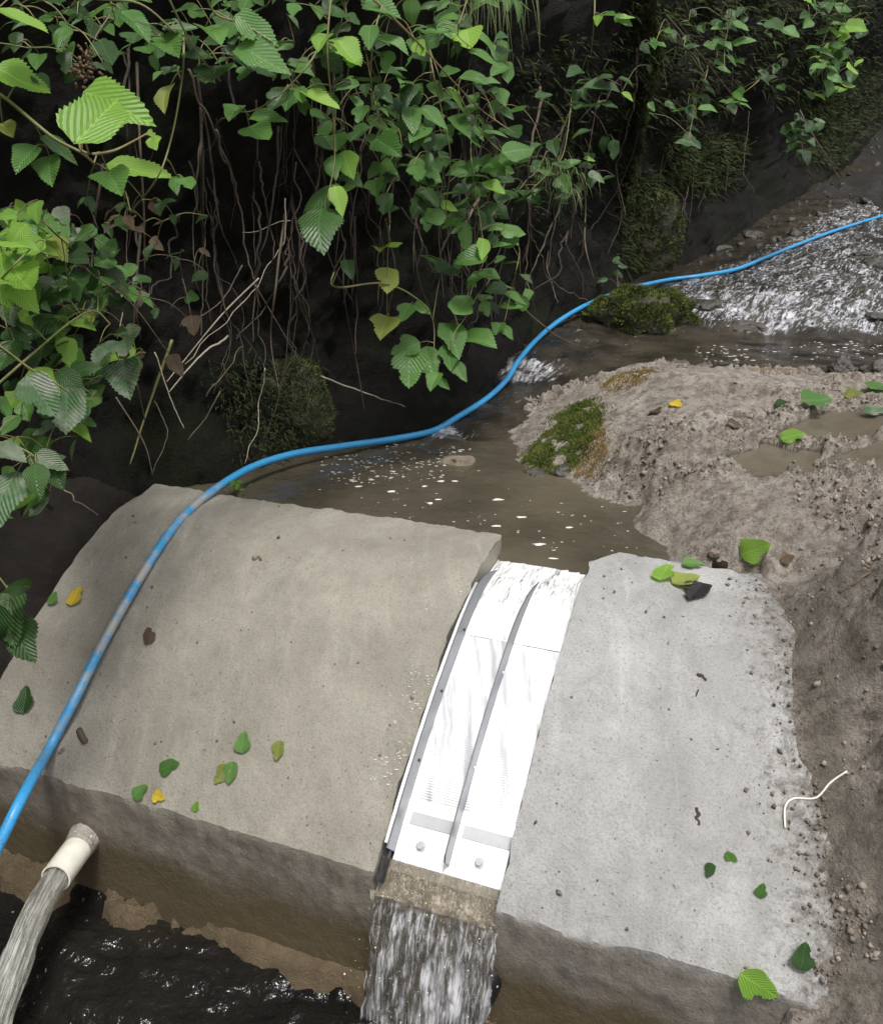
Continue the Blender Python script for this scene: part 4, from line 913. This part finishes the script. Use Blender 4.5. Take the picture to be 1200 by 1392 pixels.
# leaves deeper in the thicket; mostly darker leaf colours stand in for their shade
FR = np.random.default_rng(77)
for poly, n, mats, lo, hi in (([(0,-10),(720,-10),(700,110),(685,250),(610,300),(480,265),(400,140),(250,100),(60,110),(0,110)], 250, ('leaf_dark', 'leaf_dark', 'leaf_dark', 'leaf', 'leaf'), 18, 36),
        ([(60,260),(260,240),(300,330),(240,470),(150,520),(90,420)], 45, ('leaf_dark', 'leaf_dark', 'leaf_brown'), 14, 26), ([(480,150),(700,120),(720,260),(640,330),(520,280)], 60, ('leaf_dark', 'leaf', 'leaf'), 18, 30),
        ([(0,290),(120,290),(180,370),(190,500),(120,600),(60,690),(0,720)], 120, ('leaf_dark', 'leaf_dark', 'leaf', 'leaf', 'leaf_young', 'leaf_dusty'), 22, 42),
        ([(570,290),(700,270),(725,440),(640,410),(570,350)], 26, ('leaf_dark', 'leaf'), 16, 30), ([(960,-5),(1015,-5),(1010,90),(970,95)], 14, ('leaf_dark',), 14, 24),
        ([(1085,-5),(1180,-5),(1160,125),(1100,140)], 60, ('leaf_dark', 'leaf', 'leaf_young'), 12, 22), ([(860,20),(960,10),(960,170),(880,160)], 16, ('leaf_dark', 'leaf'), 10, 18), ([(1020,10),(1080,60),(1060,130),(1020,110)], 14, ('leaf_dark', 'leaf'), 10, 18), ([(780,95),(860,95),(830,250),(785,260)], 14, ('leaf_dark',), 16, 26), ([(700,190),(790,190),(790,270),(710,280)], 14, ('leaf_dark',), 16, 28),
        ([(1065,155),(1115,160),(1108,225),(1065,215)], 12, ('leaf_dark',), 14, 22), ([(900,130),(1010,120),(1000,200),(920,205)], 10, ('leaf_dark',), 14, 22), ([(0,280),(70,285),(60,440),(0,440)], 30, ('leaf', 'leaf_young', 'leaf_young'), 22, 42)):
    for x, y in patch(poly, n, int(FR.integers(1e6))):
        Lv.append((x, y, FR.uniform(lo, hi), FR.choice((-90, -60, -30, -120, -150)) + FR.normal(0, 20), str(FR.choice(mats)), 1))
stems = []
for lab, pts, rad, mt, _ in ST:
    P3 = [D(x, y, min(ldepth(x, y), bank_depth(x, y) - .03)) for x, y in pts]
    x, y = pts[0]
    root = D(x, max(y, -60), bank_depth(min(max(x, -20), 1220), max(y - 15, -20)) + .04) + np.array((0, 0, .05))
    if np.linalg.norm(root - P3[0]) > .9: root = P3[0] + (root - P3[0]) / np.linalg.norm(root - P3[0]) * .9
    path = smooth_path([root] + P3, 7); q = path - CAM; zc = q @ FWD; scr2 = np.stack([600 + F * (q @ RIGHT) / zc, 696 - F * (q @ UP) / zc], 1)
    stems.append(dict(lab=lab, path=path, scr=scr2, rad=rad, mat=mt, leaves=[]))
for lf in Lv:
    px, py, Ln, an, mt = lf[:5]; dd = [np.min(np.hypot(s['scr'][4:, 0] - px, s['scr'][4:, 1] - py)) for s in stems]
    stems[int(np.argmin(dd))]['leaves'].append(lf)
BACK = -FWD
GRP = 'bramble shoots and leafy sprigs growing from the bank'
for s in stems:
    if not s['leaves']: continue
    root = empty('bramble_shoot', tuple(s['path'][0])); tag(root, s['lab'], 'plant', GRP)
    mb = MB(); n = len(s['path']); v, f = tube(s['path'], np.linspace(s['rad'] * 1.15, s['rad'] * .55, n), 7); mb.add(v, f)
    nodes = s['path'].copy(); order = sorted(s['leaves'], key=lambda l: float(np.min(np.hypot(s['scr'][4:, 0] - l[0], s['scr'][4:, 1] - l[1]))))
    for lf in order:
        px, py, Ln, an, mt = lf[:5]; deep = len(lf) > 5
        zc = ldepth(px, py) + (FR.uniform(.03, .28) if deep else FR.uniform(-.03, .05)); zc = min(zc, bank_depth(px, py) - .02)
        a = math.radians(an); e = RIGHT * math.cos(a) + UP * math.sin(a)
        nn = BACK * .62 + np.array((0, 0, .72)) + FR.normal(0, .25 if not deep else .4, 3); nn /= np.linalg.norm(nn)
        if mt == 'leaf_young' and Ln > 90 and an > 0: nn = BACK * .8 + np.array((.30, 0, .45)); nn /= np.linalg.norm(nn); zc -= .07
        t = e - nn * np.dot(e, nn); t /= np.linalg.norm(t); pj = max(.55, math.hypot(np.dot(t, RIGHT), np.dot(t, UP)))
        L = Ln * 1.05 * zc / F / pj; c = D(px, py, zc); base = c - t * L * .5
        put_leaf('leaf', mt, base, t, nn, L, root, 1 if (Ln > 90 and an > 0) else None)
        d_ = np.linalg.norm(nodes - base, axis=1); j = nodes[int(np.argmin(d_))]; d = float(d_.min())
        if d > .002:
            nodes = np.vstack([nodes, base, (j + base) / 2])
            m = (j + base) / 2 + np.array((0, 0, .12 * d)); pth = smooth_path([j, m, base + t * L * .03], 4); v, f = tube(pth, np.linspace(.0013, .0008, len(pth)) * (1 if zc < 3 else 1.5), 5); mb.add(v, f)
    o = mb.build('stem', M[s['mat']]); child(o, root)
# seed head hanging among the top leaves
sh = empty('seed_head', tuple(D(118, 92, 1.28))); tag(sh, 'dry brown seed head hanging among the top left leaves', 'seed head')
mb = MB(); 
for k in range(60):
    c = D(118 + FR.normal(0, 9), 92 + FR.normal(0, 11), 1.28 + FR.normal(0, .012)); v, f = tube([c, c + FR.normal(0, .004, 3)], .0022, 5); mb.add(v, f)
o = mb.build('seeds', M['leaf_brown']); child(o, sh)
v, f = tube(smooth_path([D(150, 20, 1.3), D(128, 55, 1.28), D(118, 92, 1.28)], 5), .0012, 5); o = mesh_obj('stalk', v, f, M['twig']); child(o, sh)

# small green weed on the crest where the hose leaves the concrete
wdp_ = W(320, 672, .655); wee = empty('weed', tuple(wdp_)); tag(wee, 'tiny green weed growing at the crest under the blue hose', 'weed')
for k in range(26):
    a = FR.uniform(0, 6.28); t = np.array((math.cos(a), math.sin(a), FR.uniform(.2, 1.3))); b = wdp_ + np.array((FR.normal(0, .012), FR.normal(0, .01), .012 + FR.uniform(0, .02)))
    put_leaf('leaf', FR.choice(('leaf', 'leaf_young', 'leaf')), b, t, (FR.normal(0, .3), -.3, 1), FR.uniform(.012, .022), wee)
mb = MB()
for k in range(8):
    e = wdp_ + np.array((FR.normal(0, .014), FR.normal(0, .012), .03)); v, f = tube([wdp_ + np.array((0, 0, -.01)), (wdp_ + e) / 2 + .002, e], .0009, 5); mb.add(v, f)
child(mb.build('stem', M['stem_green']), wee)

# ------------------------------------------------------------------ twigs and roots
def stick(name, pts, rad, mat, label, cat, group=None, taper=.5, dz=0.0, jit=.006, seed=0):
    P3 = [D(p[0], p[1], (p[2] if len(p) > 2 else bank_depth(p[0], p[1]) - .05 + dz)) for p in pts]; q = smooth_path(P3, 9)
    r = np.random.default_rng(seed); q = q + fbm(q * 16, 3, seed)[:, None] * r.normal(0, 1, 3) * jit
    v, f = tube(q, np.linspace(rad, rad * taper, len(q)), 7); o = mesh_obj(name, v, f, M[mat]); return tag(o, label, cat, group)
TG = 'dead twigs leaning in the dark hollow of the bank'
for k, (pts, rad, mt) in enumerate([
    ([(234,462),(205,545),(177,630)], .0045, 'stem_green'), ([(352,378),(300,430),(228,518)], .0028, 'twig_pale'), ([(310,457),(268,488),(230,533)], .0034, 'twig_pale'), ([(360,500),(352,560),(333,630)], .002, 'twig_pale'),
    ([(388,270),(386,330),(342,395),(250,492)], .0022, 'twig_pale'), ([(210,545),(228,590),(206,645)], .002, 'twig'), ([(345,385),(372,430),(412,500)], .0025, 'twig'), ([(158,540),(195,600),(208,645)], .0025, 'twig'),
    ([(290,180),(320,260),(332,330),(352,420)], .004, 'twig'), ([(255,100),(300,200),(318,250)], .004, 'twig'), ([(330,360),(300,410),(255,440)], .0024, 'twig'), ([(210,480),(240,560),(250,585)], .002, 'twig_pale'), ([(300,530),(275,575),(255,600)], .002, 'twig'),
    ([(164,390),(168,420),(160,460)], .002, 'twig_pale'), ([(395,300),(360,310),(330,318)], .0016, 'twig_pale'), ([(280,540),(300,510),(330,470)], .0022, 'twig')]):
    stick('dead_twig', pts, rad, mt, {0: 'straight olive green dead stem leaning in the hollow', 1: 'long pale twig slanting down through the hollow', 2: 'thick pale broken twig leaning in the hollow', 4: 'pale bent twig hanging from the bramble into the hollow'}.get(k, 'thin bare dead twig leaning in the dark hollow of the bank'), 'twig', TG, seed=k)
stick('dead_twig', [(437,513),(500,535),(550,553,2.72)], .0032, 'twig_pale', 'pale bare twig poking out over the pool below the low bramble', 'twig', seed=31)
stick('dead_twig', [(88,665,2.2),(110,685,2.05),(133,700,2.0)], .0022, 'twig_pale', 'short whitish twig above the left end of the weir', 'twig', seed=32)
stick('dead_twig', [(690,395,3.2),(735,440,3.25),(780,470,3.4)], .003, 'twig', 'brown twig crossing over the hose by the bank', 'twig', seed=33)
stick('dead_twig', [(755,300),(745,372),(800,414)], .003, 'twig', 'thin twig touching the hose near the mossy boulder', 'twig', seed=34)
stick('dead_twig', [(775,150),(740,215),(700,260),(688,280)], .0035, 'twig', 'long thin twig slanting behind the pale leaves', 'twig', seed=35)
stick('dead_twig', [(1085,150,5.6),(1112,195,5.6),(1142,245,5.8)], .005, 'twig', 'bare twig hanging down onto the wet slope', 'twig', seed=36)
stick('dead_twig', [(905,20,4.2),(960,85,4.4),(1010,150,4.8)], .004, 'twig', 'bare twig crossing the dark far hollow', 'twig', seed=37)
mr = stick('mossy_root', [(885,-30),(893,60),(892,85),(878,130),(868,200),(856,280)], .022, 'rock_moss', 'thick mossy root hanging down the far bank', 'root', seed=38, jit=.02)
P, N_ = sample_mesh(mr, 5000, 3); o = blades('moss', P, N_, .022, .004, M['moss_dark'], mr, up=-.4, seed=4)
RG = 'roots hanging down the dark bank'
RR = np.random.default_rng(91); cnt = 0
for k in range(120):
    x = RR.choice((RR.uniform(130, 480), RR.uniform(390, 480), RR.uniform(480, 860), RR.uniform(860, 1000)), p=(.42, .16, .34, .08)); y0 = RR.uniform(60, 330); y1 = y0 + RR.uniform(120, 330)
    ymax = 640 if x < 420 else 600 - (x - 420) * .55; y1 = min(y1, ymax - RR.uniform(0, 30))
    if y1 - y0 < 60: continue
    lean = RR.normal(0, 28); pts = []
    for t in (0, .35, .7, 1):
        X_ = x + lean * t + RR.normal(0, 7); Y_ = y0 + (y1 - y0) * t; pts.append((X_, Y_, bank_depth(X_, Y_) - RR.uniform(.01, .09) * (1 if t > .1 else .0)))
    stick('hanging_root', pts, RR.choice((.0013, .002, .003, .0042)) * (1.0 if x < 600 else 1.4), str(RR.choice(('root_dark', 'root_dark', 'root_dark', 'root_dark', 'twig'))), ('thin brown root hanging in the hollow above the weir end' if x < 400 else 'thin brown root hanging behind the long bramble cane' if x < 480 else 'thin brown root hanging behind the bramble leaves over the stream' if x < 700 else 'thin brown root hanging on the far bank beside the mossy root'), 'root', RG, .45, jit=.01, seed=100 + k)

# ------------------------------------------------------------------ fallen leaves and litter on the concrete and the mud
def fallen(px, py, Ln, an, mat, label, variant=None, lift=.004, name='fallen_leaf', cat='leaf', curl=0.0):
    variant = FR.choice((0, 2)) if variant is None else variant
    c = hit(px, py); n_ = normal_at(c[0], c[1]); zc = float(np.dot(c - CAM, FWD)); a = math.radians(an); e = RIGHT * math.cos(a) + UP * math.sin(a)
    e = e + BACK * 0; # lay the image direction into the surface
    r = ray(px, py); r = r / np.linalg.norm(r); k = np.dot(e, n_) / np.dot(r, n_); t = e - r * k; s = np.linalg.norm(t); t /= s
    L = Ln * .98 * zc / F * min(s, 1.45); nn = n_ + FR.normal(0, .07, 3)
    base = c - t * L * .5 + n_ * (lift + .002 + .004 * (Ln > 40))
    o = put_leaf(name, mat, base, t + n_ * .16, nn, L, None, variant); return tag(o, label, cat)
for q in [(106,812,32,60,'leaf_yellow','curled yellow leaf on the concrete left of the hose'),(75,815,20,70,'leaf','small green leaf at the left rim of the weir'),(38,952,40,80,'leaf_dark','dark oval leaf on the concrete near the left rim'),
   (205,865,22,100,'leaf_brown','small brown leaf on the concrete right of the hose'),(333,1010,32,80,'leaf','green leaf standing stalk up on the tan concrete'),(380,1022,30,-100,'leaf_olive','pale yellowish green leaf on the tan concrete'),
   (233,1043,32,20,'leaf','wide green leaf lying above the front edge of the tan concrete'),(304,1054,34,-125,'leaf_olive','folded pale leaf on the tan concrete'),(316,1052,34,-100,'leaf','green leaf overlapping the folded pale leaf'),
   (194,1077,30,40,'leaf','dark green leaf with stalk at the front edge of the tan concrete'),(219,1084,20,-20,'leaf_yellow','tiny yellow leaf at the front edge of the tan concrete'),(269,1097,18,70,'leaf_young','tiny bright green leaf at the front edge of the tan concrete'),
   (902,782,32,60,'leaf_young','round pale green leaf at the top of the grey concrete'),(932,793,40,10,'leaf_olive','faded green leaf beside the black crumpled leaf'),(941,771,32,-5,'leaf','dark green leaf at the top of the grey concrete'),
   (976,773,22,30,'leaf_brown','brown leaf lying by the soil clod'),(945,808,38,-130,'leaf_black','black crumpled wet leaf at the top of the grey concrete'),(1030,746,48,18,'leaf_young','large light green leaf on the mud above the grey concrete'),(1070,762,22,30,'leaf_brown','small brown leaf on the mud by the large light green leaf'),
   (993,1167,22,-30,'leaf','narrow green leaf low on the grey concrete'),(964,1184,22,-110,'leaf_dark','dark green leaf scrap low on the grey concrete'),(1034,1211,22,70,'leaf','small bright green leaf low on the grey concrete'),
   (1028,1330,60,-30,'leaf_young','broad light green leaf at the foot of the grey concrete'),(1090,1300,42,80,'leaf_dark','shadowy dark leaf at the rough edge of the grey concrete'),
   (919,553,18,-30,'leaf_yellow','small yellow leaf on the mud shelf'),(893,562,20,-30,'leaf_brown','brown leaf by the small yellow leaf on the mud shelf'),(1107,548,40,0,'leaf','long flat green leaf on the mud shelf'),(1062,551,20,0,'leaf_dark','small dark leaf beside the long flat green leaf'),
   (1160,538,26,0,'leaf_olive','yellowish leaf at the back of the mud shelf'),(1192,530,34,10,'leaf','green leaf at the back of the mud shelf'),(1188,562,34,0,'leaf_dusty','pale wet leaf at the rim of the mud shelf'),(1077,595,36,10,'leaf_young','bright green leaf beside the brown puddle'),
   (996,580,22,-20,'leaf_brown','brown leaf scrap in the middle of the mud shelf')]: fallen(*q)
def bit(name, px, py, L, rad, an, mat, label, cat):
    c = hit(px, py); zc = float(np.dot(c - CAM, FWD)); a = math.radians(an); pts = []
    for t in np.linspace(-.5, .5, 6):
        x = px + math.cos(a) * L * t + FR.normal(0, 1.5); y = py - math.sin(a) * L * t + FR.normal(0, 1.5); p = hit(x, y); pts.append(p + np.array((0, 0, rad * .7)))
    v, f = tube(smooth_path(pts, 3), rad, 6); return tag(mesh_obj(name, v, f, M[mat]), label, cat)
bit('bark_bit', 110, 1003, 22, .007, -55, 'twig', 'short piece of bark on the concrete by the hose', 'bark'); bit('soil_clod', 82, 1003, 12, .009, 60, 'crumb', 'dark lump of soil under the hose on the concrete', 'clod')
bit('soil_clod', 86, 1022, 8, .004, 30, 'crumb', 'small dark crumb near the bark on the concrete', 'clod'); bit('twig_bit', 946, 945, 40, .0022, 75, 'root_dark', 'thin black curled twig on the grey concrete', 'twig')
bit('twig_bit', 955, 922, 18, .004, -40, 'root_dark', 'black scrap above the curled twig on the grey concrete', 'twig'); bit('twig_bit', 948, 1112, 26, .003, 95, 'root_dark', 'short dark twig halfway down the grey concrete', 'twig')
bit('twig_bit', 350, 760, 16, .003, 10, 'twig', 'scrap of dry litter high on the tan concrete', 'twig'); bit('twig_bit', 1165, 790, 60, .003, 35, 'twig', 'thin twig on the mud right of the grey concrete', 'twig')
pts = [hit(x, y) + np.array((0, 0, .004)) for x, y in ((1066,1128),(1066,1100),(1078,1088),(1108,1087),(1128,1066),(1150,1051))]
v, f = tube(smooth_path(pts, 6), .0018, 6); tag(mesh_obj('white_root', v, f, M['root_white']), 'thin curved white root lying at the rough edge of the concrete', 'root')

# crumbs of soil
OCT_V = np.array([(1, 0, 0), (-1, 0, 0), (0, 1, 0), (0, -1, 0), (0, 0, 1), (0, 0, -1.)]); OCT_F = np.array([(0, 2, 4), (2, 1, 4), (1, 3, 4), (3, 0, 4), (2, 0, 5), (1, 2, 5), (3, 1, 5), (0, 3, 5)])
def crumbs(name, P, size, mat, seed, label):
    r = np.random.default_rng(seed); n = len(P); s = size * np.clip(np.exp(r.normal(-.15, .7, (n, 1, 1))), .25, 2.6) * r.uniform(.6, 1.3, (n, 1, 3)); R_ = np.linalg.qr(r.normal(0, 1, (n, 3, 3)))[0]
    v = np.einsum('nij,nkj->nki', R_, OCT_V[None] * s * r.uniform(.75, 1.25, (n, 6, 1))) + np.asarray(P)[:, None]
    f = (np.arange(n)[:, None, None] * 6 + OCT_F[None]).reshape(-1, 3); o = mesh_obj(name, v.reshape(-1, 3), f, mat, None, True); tag(o, label, 'soil', kind='stuff'); return o
r = np.random.default_rng(3); q = np.column_stack([r.uniform(.3, 1.6, 150000), r.uniform(1.0, 3.3, 150000)]); u, w = to_uw(q[:, 0], q[:, 1])
z = ground(q[:, 0], q[:, 1]); dens = sstep(-.1, .5, fbm(np.column_stack([q * 3.1, z * 3.1]), 2, 9)) * (.25 + .75 * sstep(-.1, .4, fbm(np.column_stack([q * 14, z]), 2, 19)))
k = (r.random(len(q)) < (dens * .33 + .03 * (w > -.05))) & ((w < -.02) | (u > ub(w) - .01)) & ((z > .63) | (w > .05)) & (pud_mask(q[:, 0], q[:, 1], z) < .5); P = np.column_stack([q, z + .001])[k]; h2 = r.random(len(P)) < .6
crumbs('soil_crumbs', P[h2], .0030, M['crumb'], 1, 'dark crumbs of soil strewn over the mud shelf'); crumbs('soil_crumbs', P[~h2], .0034, M['crumb_pale'], 2, 'pale crumbs of soil strewn over the mud shelf')
q = np.column_stack([r.uniform(-.32, .22, 5200), r.uniform(.02, WE - .01, 5200)]); k = r.random(5200) < .02 + .8 * sstep(.22, -.02, ub(q[:, 1]) - q[:, 0]) ** 3; q = q[k]
crumbs('soil_crumbs', np.array([uw(a, b, float(prof(b)) + .001) for a, b in q]), .0021, M['crumb'], 4, 'fine dark grit on the grey concrete block')
q = np.column_stack([r.uniform(UL + .05, UN0 - .02, 170), r.uniform(.02, WE - .01, 170)])
crumbs('soil_crumbs', np.array([uw(a, b, float(prof(b)) + .001) for a, b in q]), .0017, M['crumb'], 5, 'a few specks of dark grit on the tan concrete block')

# foam flecks on the pools
def flecks(name, P, R_, mat, label, seed):
    r = np.random.default_rng(seed); V = []; F_ = []
    for p, rr in zip(P, R_):
        b = len(V); k = 9; sx = r.uniform(.9, 2.4)
        for ring, (s, h) in enumerate(((1, 0), (.6, .16))):
            for j in range(k): a = 2 * math.pi * j / k; m = rr * s * r.uniform(.55, 1.3); V.append((p[0] + math.cos(a) * m * sx, p[1] + math.sin(a) * m, p[2] + h * rr))
        for j in range(k): F_.append([b + j, b + (j + 1) % k, b + k + (j + 1) % k, b + k + j])
        F_.append([b + k + j for j in range(k)])
    o = mesh_obj(name, V, F_, mat); tag(o, label, 'foam', kind='stuff'); return o
r = np.random.default_rng(12); Q = patch([(400,660),(470,625),(600,610),(720,660),(870,700),(880,745),(760,755),(690,720),(560,705)], 75, 4); Q2 = patch([(440,620),(560,600),(640,610),(600,650),(480,660),(430,650)], 230, 5)
Hh = [(505,652),(577,661),(599,654),(618,654),(677,679),(733,740),(751,759),(773,717),(675,715),(708,703),(585,684),(596,679),(533,668),(487,661)]
P = [W(x, y, POOL + .001) for x, y in list(Q) + list(Q2) + Hh]; R_ = np.concatenate([r.uniform(.001, .0032, 75), r.uniform(.001, .005, 230), r.uniform(.006, .010, len(Hh))])
flecks('foam_flecks', P, R_ * .8, M['foam'], 'white foam flecks drifting on the brown pool', 1)
Q = patch([(930,470),(1200,462),(1200,488),(960,492)], 90, 6); P = [W(x, y, .727) for x, y in Q]; flecks('foam_flecks', P, r.uniform(.002, .006, 90), M['foam'], 'white foam flecks on the upper pool below the cascade', 2)

# froth on the dark water below the weir and drops splashed beside the chute
P = []
for k in range(260):
    w_ = r.uniform(.18, .62); u_ = UN0 - .006 - abs(r.normal(0, .03)); P.append(uw(u_, w_, float(prof(w_)) + .0005))
flecks('water_drops', P, r.uniform(.0006, .0018, 260), M['foam'], 'bright drops of water splashed on the concrete beside the chute', 4)

# stones breaking the cascade and wet rubble on the upper bed
r = np.random.default_rng(44)
for k in range(10):
    px, py = r.uniform(955, 1195), r.uniform(300, 450)
    p_ = on_stream(px, py, -.012); sz = r.uniform(.03, .085)
    boulder('stream_stone', p_, (sz * r.uniform(1, 1.6), sz, sz * .55), M['rock_wet'], 'dark wet stone breaking the white water of the cascade', 'stone', 'stones in the cascade', seed=200 + k, rotz=r.uniform(0, 3))
Q = patch([(905,372),(1000,330),(1095,268),(1200,180),(1210,280),(1130,305),(1040,340),(950,368)], 90, 45); P = []
for x, y in Q: P.append(on_stream(x, y, 0.0))
crumbs('wet_rubble', np.array(P), .020, M['rock_wet'], 46, 'dark wet rubble along the foot of the far bank')
bank_patch('bank_moss', [(850, -10), (1000, -10), (1000, 150), (900, 180), (860, 150)], 900, M['moss_dark'], .06, 51, 'dark moss clinging to the far rock face behind the sprigs')
bank_patch('bank_moss', [(1000, -10), (1200, -10), (1200, 90), (1090, 150), (1010, 120)], 1000, M['moss_dark'], .07, 52, 'dark moss on the far rock face under the trailing bramble')
bank_patch('bank_moss', [(690, 60), (850, 40), (850, 240), (720, 330), (700, 200)], 800, M['moss_dark'], .045, 53, 'thin dark moss on the bank behind the narrow leaved twig')
P = []
for k in range(260):
    u_ = r.uniform(UN0 - .012, UN1 + .03); w_ = WE + .02 + abs(r.normal(.05, .05)); P.append(uw(u_, w_, max(.0, .22 - (w_ - WE) * 1.2 + r.normal(0, .06))))
crumbs('splash_drops', np.array(P), .0008, M['foam'], 47, 'bright drops thrown off by the falling water')['category'] = 'water'
